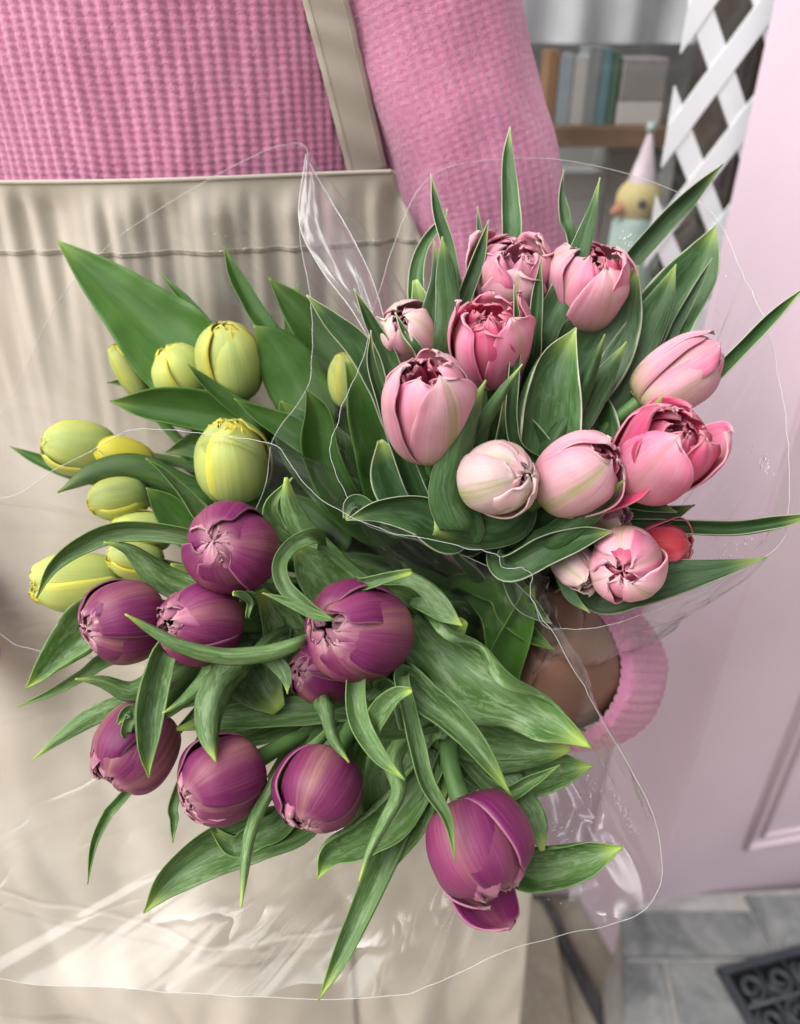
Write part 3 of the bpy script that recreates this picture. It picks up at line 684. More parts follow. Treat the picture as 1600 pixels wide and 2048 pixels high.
# ------------------------------------------------------------------ tulips
GRIP = {'p': P(985, 1285, .492), 'k': P(1045, 1262, .505), 'y': P(965, 1235, .515)}
TAIL = {'p': Vector((.0, .012, -.15)), 'k': Vector((.012, .015, -.155)), 'y': Vector((-.008, .018, -.15))}
tulips = []                               # (bunch, root, stem points)
SP = [0, .12, .25, .4, .55, .7, .82, .92, 1.0]
RP = [.14, .60, .86, 1.0, 1.01, .90, .68, .39, .08]
ZP = [0, .035, .14, .32, .52, .71, .85, .94, .985]
WP = [.46, .80, .97, 1.03, 1.0, .88, .69, .42, .02]
def petal(parent, Mx, Rm, H, a0, Wm, layer, opn, hz, seed, mat, curl=0., tw=.05, ruff=.02, nu=17, nv=23, flare=0., bow=.86, lip=.0):
    V, uv = [], []
    for j in range(nv):
        s = j/(nv-1)
        r0 = smooth_l(SP, RP, s)*Rm; z0 = smooth_l(SP, ZP, s)*H*hz; wd = max(.02, smooth_l(SP, WP, s))*Wm*Rm
        r0 = r0*(1+layer)+Rm*(opn*ss(.30, 1, s)**1.4) + Rm*flare*s*s
        z0 -= H*.16*max(0, flare)*s*s
        tc = ss(.80, 1, s)**2; r0 += Rm*curl*tc; z0 += H*.03*curl*tc      # tip bends outwards (curl > 0) or tucks in
        rho = max(r0*bow, .42*Rm)
        asy = .10*noise.noise(Vector((seed*5.1, 2.2, 0)))
        for i in range(nu):
            u = -1+2*i/(nu-1); al = wd*(u+asy*(1-u*u)*s)/rho
            e4 = abs(u)**4
            dr = Rm*(tw*u*(.25+.75*s) + .035*noise.noise(Vector((u*1.2+seed*3.1, s*1.8, seed))) - .030*math.exp(-(u/.13)**2)*ss(.25, .9, s)
                     + .010*noise.noise(Vector((u*9+seed, s*1.1, seed*2)))
                     + lip*e4*ss(.2, .6, s) + ruff*2*noise.noise(Vector((u*2.2, s*4.5+seed, seed*1.7)))*u*u*ss(.35, .9, s))
            xr = r0-rho+(rho+dr)*math.cos(al); xt = (rho+dr)*math.sin(al)
            zz = z0+Rm*(.5*ruff*noise.noise(Vector((u*3, seed*2.2, 4)))-.04*u*u)*ss(.6, 1, s)
            ca, sa = math.cos(a0), math.sin(a0)
            V.append(Mx @ Vector((xr*ca-xt*sa, xr*sa+xt*ca, zz))); uv.append(((u+1)/2, s))
    return mesh('petal', V, grid_faces(nu, nv), mat, parent, uv, True, Rm*.04, -1)
STY = {  # outer: half width, twist, ruffle, lip, height; middle: half width, height
 'p': dict(W=1.18, tw=.13, ruff=.03, lip=.015, hz=(.90, 1.0), mW=1.15, mhz=(.93, 1.0), mo=(.2, 1.0), no=3),
 'k': dict(W=1.0, tw=.10, ruff=.075, lip=.05, hz=(.88, 1.02), mW=.90, mhz=(.88, 1.02), mo=(.5, 1.2), no=3, io=.55, ih=(.82, .98), co=.30, ch=(.80, .94)),
 'y': dict(W=1.2, tw=.11, ruff=.02, lip=.02, hz=(.93, 1.0), mW=1.15, mhz=(.95, 1.0), mo=(.2, 1.0), no=3)}
def tulip(bunch, base, tip, Rpx, label, roll=0., opn=0., kinds=None, curl=.0, Hs=1.0, inner=6, extra=(), seed=None, sty=None):
    b = P(*base); tp_ = P(*tip); ax = (tp_-b); H = ax.length*Hs; ax.normalize()
    Rm = Rpx*(base[2]+tip[2])*.5/FPX*.97
    V_ = (CAM-(b+tp_)*.5).normalized(); X = (V_-ax*V_.dot(ax)).normalized(); Y = ax.cross(X)
    Mx = Matrix(((X.x, Y.x, ax.x, b.x), (X.y, Y.y, ax.y, b.y), (X.z, Y.z, ax.z, b.z), (0, 0, 0, 1)))
    k = seed if seed is not None else len(tulips)+1; rg = random.Random(k*17+3)
    G = GRIP[bunch]; jit = Vector((rg.uniform(-1, 1), rg.uniform(-1, 1), rg.uniform(-1, 1)))*.011; g = G+jit
    L = (g-b).length
    P1 = b-ax*L*.35; d2 = TAIL[bunch].normalized(); P2 = g-d2*.03+(b-g)*.25
    stem = []
    for q in range(19):
        t_ = q/18; stem.append(b*(1-t_)**3+3*P1*t_*(1-t_)**2+3*P2*t_*t_*(1-t_)+g*t_**3)
    end = g+TAIL[bunch]+jit*1.2
    for q in range(1, 7): f = q/6; stem.append(g+(end-g)*f)
    root = empty('tulip', end, label, 'tulip', {'p': 'purple double tulips', 'k': 'pink double tulips', 'y': 'yellow green tulips'}[bunch])
    sr = max(.0030, min(.0046, Rm*.2))
    tube('stem', [b+ax*.006]+stem, [sr*1.25, sr*1.15]+[sr]*(len(stem)-1), M['stem'], root, 10)
    kinds = kinds or {'p': ('pet_p_out', 'pet_p_out', 'pet_p_in'), 'k': ('pet_k_out', 'pet_k_mid', 'pet_k_in'), 'y': ('pet_y_out', 'pet_y_out', 'pet_y_in')}[bunch]
    Q = STY[sty or bunch]; U = rg.uniform
    hand = 1 if rg.random() < .7 else -1
    for i in range(3):
        petal(root, Mx, Rm, H, roll+i*2.0944+U(-.14, .14), Q['W']*U(.92, 1.06), U(.0, .025), (opn+.02)*U(.5, 1.5), U(*Q['hz']), k+i*.37, M[kinds[0]], curl+U(-.06, .10), Q['tw']*hand, Q['ruff'], lip=Q['lip'])
    for i in range(3):
        petal(root, Mx, Rm, H, roll+1.047+i*2.0944+U(-.18, .18), Q['mW']*U(.9, 1.05), -.10, opn*U(*Q['mo']), U(*Q['mhz']), k+5+i*.41, M[kinds[1]], curl*.6+U(-.05, .10), Q['tw']*1.1*hand, Q['ruff']*1.4, lip=Q['lip'])
    for i in range(inner):
        petal(root, Mx, Rm, H, roll+i*6.283/inner+U(-.3, .3), U(.45, .66), -.22-.09*(i % 2), opn*Q.get('io', .85)+U(.02, .10), U(*Q.get('ih', (.93, 1.0))), k+11+i*.53, M[kinds[2]], U(-.1, .16), U(-.10, .10), .09, 11, 15)
    for i in range(6):                         # crumpled heart of the bud
        petal(root, Mx, Rm, H, roll+i*1.047+U(-.4, .4), U(.34, .5), -.42-.14*(i % 2), opn*Q.get('co', .6)+U(.0, .08), U(*Q.get('ch', (.90, .97))), k+31+i*.7, M[kinds[2]], U(-.05, .2), U(-.15, .15), .12, 9, 11)
    for (a0, wm, fl, hz, mk, cu) in extra:     # a petal that has come away from the bud
        petal(root, Mx, Rm, H, a0, wm, .03, 0, hz, k+21+a0, M[mk], cu, .05, .06, 15, 21, fl, .8, .05)
    tulips.append((bunch, root, stem)); return root

T = [
 # ---- purple
 ('p', (492, 1108, .388), (424, 1082, .346), 94, 'round purple tulip behind the two that press together, clear of any leaf', dict(roll=.5, opn=.04)),
 ('p', (312, 1225, .388), (162, 1264, .360), 86, 'purple tulip lying against the yellow tulips, its tip puckered', dict(roll=.6, opn=.10)),
 ('p', (460, 1252, .388), (322, 1246, .358), 82, 'purple tulip crossed by a long arching leaf', dict(roll=2.5, opn=.12, extra=((3.6, .55, .55, .95, 'pet_p_in', .15),))),
 ('p', (775, 1265, .376), (642, 1262, .338), 104, 'largest purple tulip, with a loose petal and a pale curled leaf tip over it', dict(roll=.2, opn=.10, extra=((2.6, .75, .35, .9, 'pet_p_out', .1), ), inner=9)),
 ('p', (685, 1352, .402), (592, 1342, .374), 62, 'small dark purple tulip tucked under the largest one', dict(roll=.9, opn=.05)),
 ('p', (316, 1428, .392), (215, 1572, .366), 84, 'purple tulip half hidden by a broad pale hanging leaf, its mouth showing stamens', dict(roll=1.3, opn=.20, inner=8)),
 ('p', (510, 1522, .376), (362, 1604, .350), 89, 'purple tulip pointing to the apron between two hanging leaves', dict(roll=.4, opn=.12)),
 ('p', (668, 1515, .376), (598, 1660, .350), 92, 'plump purple tulip with a pointed petal tip, beside a long narrow drooping leaf', dict(roll=.1, opn=.07)),
 ('p', (922, 1598, .366), (1006, 1795, .345), 104, 'deep magenta tulip opening downwards with one fallen petal', dict(roll=.5, opn=.18, extra=((2.72, .85, .30, 1.36, 'pet_p_out', -.1), (2.3, .6, .25, 1.1, 'pet_p_in', .1)), inner=8)),
 # ---- pink
 ('k', (840, 716, .420), (790, 626, .388), 59, 'small pale pink tulip half behind narrow leaves beside the folded film', dict(roll=.8, kinds=('pet_w_out', 'pet_k_out', 'pet_k_mid'), opn=.26)),
 ('k', (862, 906, .386), (850, 722, .348), 88, 'upright pink tulip with green streaked petals, its stalk showing below', dict(roll=.55, opn=.30, inner=8)),
 ('k', (985, 758, .408), (978, 612, .374), 76, 'ruffled hot pink tulip with petals curling outward at the top', dict(roll=.9, opn=.36, curl=.30, kinds=('pet_k_mid', 'pet_k_in', 'pet_k_in'), inner=9, extra=((-1.5, .4, .34, 1.18, 'pet_k_mid', .3), (1.6, .4, .30, 1.2, 'pet_k_mid', .35)))),
 ('k', (1005, 612, .430), (1035, 486, .398), 81, 'wide pink tulip in front of the sweater sleeve, its petals parting', dict(roll=.3, opn=.40, kinds=('pet_k_out', 'pet_k_mid', 'pet_k_mid'), curl=.22, inner=9, extra=((2.2, .5, .2, 1.12, 'pet_k_out', .3),))),
 ('k', (1155, 645, .424), (1197, 492, .392), 80, 'pink tulip crossed by a tall narrow leaf, beside the toy bird', dict(roll=.6, opn=.36, inner=9)),
 ('k', (1275, 805, .402), (1442, 694, .388), 66, 'slender pale pink tulip with one long outer petal, against the pink pillar', dict(roll=.7, opn=.14, extra=((-1.5, .75, .22, 1.08, 'pet_k_out', .15),))),
 ('k', (1268, 968, .386), (1386, 838, .348), 92, 'fully opening deep pink tulip showing its ruffled heart', dict(roll=.1, opn=.44, kinds=('pet_k_mid', 'pet_k_in', 'pet_k_in'), inner=13, curl=.1)),
 ('k', (1090, 990, .380), (1232, 905, .352), 84, 'pink tulip with one petal flung upwards', dict(roll=.35, opn=.20, kinds=('pet_k_out', 'pet_k_mid', 'pet_k_in'), inner=8, extra=((2.2, .5, .75, 1.35, 'pet_k_in', .2),))),
 ('k', (945, 968, .372), (1064, 944, .344), 79, 'creamy pale tulip with green stripes, cradled by a bluish leaf', dict(roll=.3, kinds=('pet_w_out', 'pet_w_out', 'pet_k_out'), opn=.08)),
 ('k', (1268, 1112, .394), (1238, 1148, .359), 76, 'squat pink tulip seen into its crossed petal tips above the cuff', dict(roll=.6, opn=.12)),
 ('k', (1275, 1092, .404), (1392, 1086, .392), 46, 'single red petalled tulip peeping out between two long leaves', dict(roll=.0, kinds=('pet_r_out', 'pet_r_out', 'pet_r_out'), opn=.35, inner=2)),
 ('k', (1118, 1098, .398), (1186, 1168, .378), 42, 'greenish half opened bud with a hooked petal next to the squat tulip', dict(roll=.4, kinds=('pet_w_out', 'pet_w_out', 'pet_k_out'), opn=.2, curl=.4)),
 ('k', (1186, 1026, .402), (1254, 1042, .388), 33, 'tiny crumpled pink bud under the opening deep pink tulip', dict(roll=.4, kinds=('pet_w_out', 'pet_k_out', 'pet_k_mid'), opn=.3, curl=.3)),
 # ---- yellow
 ('y', (472, 795, .452), (447, 640, .428), 66, 'upright yellow green tulip with a bright yellow mouth beside a broad dark leaf', dict(roll=.3, opn=.06)),
 ('y', (388, 795, .458), (328, 690, .442), 57, 'smaller yellow green tulip leaning beside the bright mouthed one', dict(roll=.5)),
 ('y', (290, 795, .462), (222, 686, .452), 27, 'narrow sliver of a yellow tulip behind the largest upright leaf', dict(roll=.5, opn=.05)),
 ('y', (702, 815, .442), (690, 700, .430), 42, 'yellow tulip just showing between broad leaves at the film seam', dict(roll=.4, opn=.08)),
 ('y', (232, 905, .462), (76, 888, .444), 58, 'pale yellow green tulip pointing sideways over the apron above the film edge', dict(roll=.2)),
 ('y', (305, 935, .457), (186, 892, .444), 40, 'bright yellow tulip wedged against the sideways pointing one', dict(roll=.6, kinds=('pet_y_in', 'pet_y_out', 'pet_y_in'))),
 ('y', (478, 992, .436), (452, 836, .412), 78, 'large yellow green tulip seen through the curved film edge', dict(roll=.4)),
 ('y', (295, 985, .442), (170, 1012, .428), 46, 'yellow tulip under the film beneath the sideways leaf', dict(roll=.3)),
 ('y', (345, 1065, .440), (212, 1060, .426), 44, 'yellow green tulip behind the arching bright leaf', dict(roll=.5)),
 ('y', (245, 1165, .440), (54, 1168, .420), 62, 'blurred yellow tulip with split tip, lowest of the yellow bunch', dict(roll=.8, opn=.12, curl=.15)),
 ('y', (325, 1130, .434), (208, 1108, .420), 42, 'yellow tulip between the arching leaf and the purple buds', dict(roll=.4, opn=.04)),
]
for (bn, b_, t_, r_, lab, kw) in T: tulip(bn, b_, t_, r_, lab, **kw)

# ------------------------------------------------------------------ leaves
def leaf(bunch, pts, wd, d0, d1, cup=.25, fold=.25, rl=0., rr=0., tw=0., wave=.0, ext=True, seed=[0]):
    seed[0] += 1; sd_ = seed[0]; rg = random.Random(sd_*31)
    n = len(pts); C = [P(p[0], p[1], d0+(d1-d0)*i/(n-1)) for i, p in enumerate(pts)]
    W = [wd[i]*(d0+(d1-d0)*i/(n-1))/FPX*1.12 for i in range(n)]
    best = None
    for (bn, root, stem) in tulips:
        if bn != bunch: continue
        for q in range(5, 16):
            dd = (stem[q]-C[-1]).length
            if best is None or dd < best[0]: best = (dd, root, stem[q])
    root = best[1]; nvis = n
    if ext:
        Q = best[2]; C += [C[-1]*.45+Q*.55+(C[-1]-C[-2]).normalized()*.006, Q]; W += [W[-1]*.62, max(.006, W[-1]*.3)]
    N = 44; pp = catmull(C, N); ww = catmull([Vector((x, 0, 0)) for x in W], N)
    nu = 15; V, uv = [], []; prevS = None; ph = rg.uniform(0, 6)
    Lc = [0]
    for i in range(1, N): Lc.append(Lc[-1]+(pp[i]-pp[i-1]).length)
    for i, c in enumerate(pp):
        Tn = (pp[min(i+1, N-1)]-pp[max(i-1, 0)]).normalized(); Vw = (CAM-c).normalized()
        S0 = Tn.cross(Vw)
        if S0.length < .15 and prevS: S0 = prevS
        S0 = (S0-Tn*S0.dot(Tn)).normalized()
        if prevS: S0 = (S0*.55+prevS*.45); S0 = (S0-Tn*S0.dot(Tn)).normalized()
        prevS = S0.copy(); N0 = S0.cross(Tn)
        f = i/(N-1); ta = R_(tw)*(1-.5*f)+.12*math.sin(f*5+ph)
        Sx = S0*math.cos(ta)+N0*math.sin(ta); Nx = N0*math.cos(ta)-S0*math.sin(ta)
        hw_ = max(.00035, ww[i].x*.5)
        half = nu//2; row = [None]*nu; row[half] = (0., 0.)
        for sg, roll in ((1, rr), (-1, rl)):
            x = y = 0.
            for k in range(1, half+1):
                u = (k-.5)/half; phi = 1.35*fold*ss(0, .25, u)*(1-.3*f)+cup*u*1.7+2.1*roll*ss(.50, 1, u)*ss(0.02, .25, f)
                x += math.cos(phi)/half; y += math.sin(phi)/half; row[half+sg*k] = (sg*x, y)
        for k in range(nu):
            u = -1+2*k/(nu-1); x, y = row[k]
            wv = wave*math.sin(Lc[i]*150+ph+(1.7 if u > 0 else 0))*abs(u)**2*ss(0, .2, f)+.09*noise.noise(Vector((u*1.2, f*5, sd_*1.3)))+.16*u*u*noise.noise(Vector((u*1.5, Lc[i]*70, sd_*2.3)))+.02*noise.noise(Vector((u*8, f*2, sd_*.7)))
            V.append(c+Sx*(x*hw_)+Nx*((y+wv)*hw_)); uv.append(((u+1)/2, 1-f))
    return mesh('leaf', V, grid_faces(nu, N), M['leaf_'+bunch], root, uv, True, .0005, 0)

LV = [
 # --- yellow bunch
 ('y', [(113, 480), (190, 548), (270, 622), (350, 700), (420, 780)], [0, 72, 125, 165, 140], .452, .458, dict(fold=.12, cup=.2)),
 ('y', [(318, 545), (365, 598), (415, 655), (440, 700)], [0, 22, 26, 26], .462, .462, dict(tw=40)),
 ('y', [(448, 493), (468, 550), (500, 610), (545, 690)], [0, 28, 38, 40], .448, .45, dict(tw=20)),
 ('y', [(537, 555), (590, 615), (640, 680), (690, 770)], [0, 62, 92, 95], .44, .445, dict(cup=.3)),
 ('y', [(597, 568), (588, 625), (600, 700), (620, 760)], [0, 34, 50, 50], .452, .452, dict(tw=-30)),
 ('y', [(507, 651), (548, 690), (585, 755), (620, 840)], [0, 80, 118, 105], .428, .435, dict(cup=-.3, fold=-.1)),
 ('y', [(220, 802), (320, 815), (430, 835), (520, 860)], [0, 82, 100, 85], .44, .446, dict(cup=.35, rr=.5)),
 ('y', [(214, 765), (260, 765), (310, 770)], [0, 20, 24], .456, .46, dict()),
 ('y', [(375, 727), (415, 768), (480, 818), (530, 850)], [0, 24, 36, 36], .425, .435, dict(tw=20)),
 ('y', [(468, 797), (515, 828), (580, 862), (640, 900)], [0, 34, 58, 60], .408, .425, dict(tw=25)),
 ('y', [(612, 778), (640, 835), (650, 910), (690, 1000)], [0, 75, 92, 85], .405, .42, dict(cup=.35, fold=.3, rl=.4)),
 ('y', [(690, 722), (738, 800), (775, 900), (800, 1010)], [0, 110, 140, 130], .415, .43, dict(cup=.3)),
 ('y', [(560, 800), (600, 870), (680, 950), (760, 1030)], [0, 110, 140, 120], .435, .44, dict(cup=.2)),
 ('y', [(20, 893), (75, 918), (150, 945), (230, 960)], [0, 22, 30, 30], .458, .46, dict()),
 ('y', [(115, 985), (190, 945), (270, 935), (350, 970), (420, 1005)], [0, 50, 62, 62, 55], .425, .435, dict(cup=-.4, fold=-.2, rr=-.5)),
 ('y', [(292, 975), (330, 1010), (375, 1060), (430, 1100)], [0, 55, 70, 70], .418, .43, dict(cup=.2)),
 ('y', [(420, 990), (480, 1010), (560, 1030), (650, 1060)], [10, 60, 90, 90], .43, .44, dict()),
 ('y', [(330, 905), (400, 890), (470, 900), (560, 930)], [0, 60, 80, 80], .445, .447, dict()),
 ('y', [(300, 560), (330, 640), (370, 720), (420, 800)], [0, 60, 90, 90], .466, .466, dict(tw=-15)),
 # --- purple bunch
 ('p', [(73, 1196), (105, 1135), (165, 1088), (245, 1060), (370, 1070), (440, 1110)], [0, 28, 46, 52, 44, 40], .368, .388, dict(fold=.55, cup=.2, tw=-12)),
 ('p', [(207, 1084), (258, 1098), (305, 1135), (350, 1165), (420, 1190)], [0, 28, 60, 66, 60], .374, .392, dict(cup=-.5, fold=-.3, rr=.9, wave=.2)),
 ('p', [(292, 917), (328, 946), (365, 985), (400, 1030), (440, 1080)], [0, 22, 38, 62, 70], .372, .392, dict(fold=.7, tw=20)),
 ('p', [(572, 955), (582, 1015), (615, 1078), (672, 1140), (730, 1195)], [6, 44, 62, 70, 62], .374, .395, dict(cup=-.4, fold=-.25)),
 ('p', [(585, 955), (548, 1008), (562, 1050), (610, 1085)], [0, 42, 46, 40], .384, .398, dict(cup=.6, fold=.4, wave=.5, tw=-25)),
 ('p', [(668, 1240), (612, 1208), (572, 1172), (562, 1128), (588, 1090), (630, 1075)], [0, 30, 36, 34, 34, 34], .330, .365, dict(cup=.3, fold=.35, tw=20)),
 ('p', [(525, 1186), (578, 1205), (630, 1230), (668, 1240)], [0, 20, 22, 3], .338, .331, dict(fold=.4, ext=False)),
 ('p', [(590, 1088), (622, 1125), (655, 1165), (690, 1210)], [20, 80, 100, 100], .385, .392, dict(cup=.3)),
 ('p', [(824, 1143), (778, 1154), (730, 1168), (715, 1166), (760, 1178), (810, 1190)], [16, 24, 30, 26, 26, 40], .338, .366, dict(cup=.45, fold=.3)),
 ('p', [(925, 1252), (885, 1222), (842, 1190), (795, 1172)], [0, 44, 58, 55], .356, .376, dict(cup=-.3, wave=.2, rl=.6)),
 ('p', [(250, 1228), (302, 1256), (365, 1288), (445, 1306), (530, 1302), (605, 1280)], [0, 28, 42, 50, 46, 30], .335, .352, dict(fold=-.55, cup=-.35, tw=14)),
 ('p', [(575, 1388), (570, 1350), (545, 1318), (520, 1300)], [0, 26, 34, 30], .352, .36, dict(fold=-.4, tw=20)),
 ('p', [(50, 1378), (100, 1330), (155, 1285), (220, 1240)], [0, 62, 110, 120], .374, .39, dict(fold=.45, cup=.2, rr=.7)),
 ('p', [(35, 1413), (100, 1386), (165, 1350), (235, 1310)], [0, 16, 26, 34], .378, .39, dict(fold=.4)),
 ('p', [(150, 1358), (205, 1362), (262, 1382), (320, 1360), (380, 1330)], [0, 28, 48, 60, 60], .366, .384, dict(fold=-.4, cup=-.3)),
 ('p', [(298, 1556), (291, 1490), (294, 1420), (312, 1350), (345, 1290)], [0, 58, 82, 76, 60], .345, .368, dict(fold=.5, cup=.25, rl=.5)),
 ('p', [(325, 1427), (368, 1402), (408, 1362), (432, 1325)], [0, 26, 42, 48], .352, .37, dict(fold=-.35, cup=-.4)),
 ('p', [(432, 1524), (424, 1468), (428, 1405), (452, 1350), (490, 1310)], [0, 58, 84, 98, 90], .343, .370, dict(cup=-.55, fold=-.3, tw=-20)),
 ('p', [(63, 1521), (128, 1470), (190, 1430), (250, 1405)], [0, 24, 36, 34], .376, .388, dict(fold=-.4)),
 ('p', [(235, 1448), (250, 1428), (264, 1425), (262, 1468)], [6, 24, 26, 20], .36, .364, dict(cup=.4)),
 ('p', [(175, 1768), (186, 1690), (214, 1630), (250, 1590)], [0, 22, 30, 28], .376, .385, dict(fold=.7)),
 ('p', [(345, 1686), (348, 1640), (352, 1590)], [0, 20, 22], .378, .384, dict(fold=.5)),
 ('p', [(287, 1826), (345, 1755), (425, 1702), (520, 1668), (610, 1630)], [0, 72, 108, 112, 95], .372, .39, dict(fold=.4, cup=.2, rl=.4)),
 ('p', [(482, 1816), (490, 1740), (502, 1668), (530, 1600), (575, 1535), (640, 1480)], [0, 30, 42, 44, 40, 30], .338, .37, dict(fold=-.5, cup=-.5)),
 ('p', [(420, 1652), (468, 1690), (520, 1668), (570, 1640)], [8, 50, 62, 60], .38, .388, dict(cup=.5)),
 ('p', [(637, 2000), (688, 1900), (732, 1808), (785, 1690), (820, 1600)], [0, 46, 62, 72, 72], .362, .388, dict(fold=.3, cup=.3, rr=.8)),
 ('p', [(635, 1757), (662, 1710), (720, 1680), (785, 1630)], [0, 85, 115, 130], .360, .384, dict(cup=.7, fold=.2, rl=.6)),
 ('p', [(718, 1762), (740, 1700), (772, 1640), (800, 1580), (790, 1510)], [0, 26, 38, 48, 60], .336, .362, dict(cup=-.6, fold=-.4)),
 ('p', [(910, 1722), (893, 1640), (850, 1568), (828, 1490), (812, 1420), (800, 1350)], [0, 32, 50, 54, 48, 44], .326, .358, dict(fold=.6, cup=.35, tw=-18)),
 ('p', [(810, 1560), (760, 1512), (720, 1450), (708, 1388), (715, 1330)], [0, 40, 54, 50, 44], .330, .358, dict(fold=.5, cup=.2, rl=.3)),
 ('p', [(698, 1525), (670, 1480), (655, 1430), (650, 1395)], [0, 30, 40, 54], .338, .362, dict(cup=-.5, fold=-.4)),
 ('p', [(824, 1380), (795, 1390), (765, 1418), (745, 1455), (780, 1470)], [14, 38, 50, 44, 22], .334, .352, dict(cup=.5, fold=.2)),
 ('p', [(1022, 1590), (962, 1502), (902, 1440), (850, 1402), (795, 1350)], [0, 60, 84, 88, 70], .338, .368, dict(fold=.55, cup=.2, rl=.5)),
 ('p', [(1184, 1497), (1100, 1435), (1005, 1378), (920, 1315), (840, 1240)], [0, 100, 160, 170, 110], .352, .384, dict(cup=.35, fold=.3, rr=1.0, wave=.45, tw=14)),
 ('p', [(1140, 1498), (1060, 1505), (965, 1495), (880, 1455)], [10, 66, 120, 110], .372, .388, dict(cup=-.4, fold=-.2)),
 ('p', [(1186, 1532), (1120, 1542), (1040, 1555), (960, 1540)], [0, 78, 84, 70], .382, .394, dict(cup=.4)),
 ('p', [(1120, 1530), (1065, 1560), (1000, 1585)], [0, 30, 36], .368, .38, dict(fold=.5)),
 ('p', [(1246, 1694), (1180, 1716), (1105, 1730), (1040, 1725), (990, 1660)], [0, 82, 104, 96, 80], .360, .388, dict(cup=.5, fold=.15, rr=.7)),
 ('p', [(1085, 1702), (1070, 1645), (1032, 1590), (985, 1530)], [8, 46, 60, 60], .364, .388, dict(cup=-.3, fold=.2)),
 ('p', [(770, 1745), (790, 1640), (800, 1560), (810, 1470)], [20, 130, 150, 120], .380, .396, dict(cup=.2)),
 ('p', [(350, 1460), (450, 1440), (560, 1432), (700, 1420)], [6, 50, 66, 60], .380, .396, dict(tw=30)),
 ('p', [(540, 1560), (600, 1500), (680, 1440), (760, 1390)], [20, 60, 80, 80], .388, .400, dict()),
 ('p', [(380, 1520), (450, 1470), (540, 1440), (640, 1400)], [10, 70, 90, 90], .394, .402, dict()),
 ('p', [(880, 1600), (870, 1520), (850, 1440), (830, 1370)], [20, 90, 110, 100], .386, .400, dict()),
 ('p', [(560, 1420), (520, 1370), (500, 1320), (520, 1250)], [30, 110, 130, 120], .388, .400, dict(cup=.2)),
 ('p', [(930, 1240), (900, 1280), (880, 1330), (850, 1380)], [20, 70, 90, 90], .396, .404, dict()),
 ('p', [(520, 1180), (560, 1240), (580, 1280), (620, 1330)], [20, 80, 110, 100], .396, .404, dict()),
 ('p', [(465, 1187), (485, 1190), (500, 1205), (496, 1235)], [10, 16, 14, 8], .356, .37, dict(cup=.4)),
 ('p', [(560, 1660), (590, 1570), (640, 1490), (700, 1420)], [10, 80, 110, 100], .404, .414, dict(cup=.2)),
 ('p', [(700, 1690), (720, 1600), (750, 1500), (780, 1400)], [10, 90, 120, 110], .402, .412, dict(cup=.2)),
 ('p', [(830, 1680), (850, 1600), (860, 1500), (850, 1400)], [10, 80, 110, 110], .400, .412, dict(cup=.2)),
 ('p', [(960, 1600), (930, 1530), (900, 1450), (870, 1370)], [10, 90, 110, 100], .402, .412, dict(cup=.2)),
 ('p', [(440, 1480), (500, 1400), (560, 1330), (640, 1270)], [10, 90, 120, 110], .406, .414, dict(cup=.2)),
 ('p', [(330, 1420), (400, 1370), (480, 1330), (570, 1290)], [10, 80, 100, 100], .400, .412, dict(cup=.2)),
 ('p', [(340, 1130), (420, 1180), (520, 1220), (620, 1250)], [10, 90, 110, 100], .402, .412, dict(cup=.2)),
 ('y', [(420, 830), (500, 890), (590, 950), (690, 1010)], [10, 90, 120, 110], .452, .456, dict(cup=.2)),
 ('y', [(250, 960), (350, 1010), (450, 1050), (560, 1080)], [10, 70, 100, 100], .446, .452, dict(cup=.2)),
 ('y', [(540, 640), (570, 730), (620, 820), (690, 920)], [10, 90, 120, 110], .456, .458, dict(cup=.2)),
 # --- pink bunch
 ('k', [(613, 590), (665, 642), (718, 695), (765, 775), (805, 860)], [0, 38, 56, 62, 60], .402, .416, dict(cup=.3)),
 ('k', [(1020, 253), (1014, 330), (1018, 405), (1020, 490)], [0, 30, 42, 44], .428, .428, dict(rr=.6)),
 ('k', [(862, 347), (872, 420), (892, 490), (908, 570)], [0, 26, 34, 34], .41, .414, dict(fold=.5, tw=25)),
 ('k', [(895, 418), (884, 448), (852, 490), (836, 550), (845, 640)], [0, 20, 28, 38, 44], .42, .42, dict(cup=.5, tw=-35)),
 ('k', [(868, 480), (876, 560), (864, 640), (858, 720)], [0, 28, 46, 48], .395, .40, dict(cup=-.3)),
 ('k', [(884, 473), (892, 545), (896, 625), (890, 710)], [0, 36, 44, 44], .388, .398, dict(cup=-.4)),
 ('k', [(978, 440), (955, 520), (928, 595), (915, 650)], [0, 34, 38, 38], .40, .405, dict(cup=.4, fold=.4)),
 ('k', [(955, 412), (960, 470), (965, 520)], [0, 14, 18], .43, .43, dict()),
 ('k', [(1200, 355), (1182, 430), (1152, 520), (1115, 605), (1075, 690)], [0, 20, 40, 50, 60], .39, .405, dict(cup=-.3, fold=.3)),
 ('k', [(1128, 340), (1121, 390), (1128, 440), (1142, 490)], [0, 15, 22, 22], .43, .43, dict(tw=40, wave=.4)),
 ('k', [(1446, 328), (1382, 388), (1312, 460), (1250, 535), (1200, 610)], [0, 36, 44, 44, 44], .415, .42, dict(fold=.4, tw=15)),
 ('k', [(1276, 530), (1232, 620), (1185, 700), (1130, 790)], [0, 105, 160, 160], .405, .415, dict(cup=.3, fold=.2)),
 ('k', [(1432, 450), (1392, 535), (1332, 620), (1275, 720)], [0, 85, 120, 115], .424, .424, dict(cup=.2)),
 ('k', [(1425, 516), (1392, 570), (1352, 640), (1312, 715)], [0, 20, 30, 30], .412, .415, dict(fold=.5, tw=30)),
 ('k', [(1352, 528), (1322, 600), (1272, 690), (1222, 780), (1170, 870)], [0, 46, 80, 92, 80], .404, .412, dict(cup=-.2, fold=.2)),
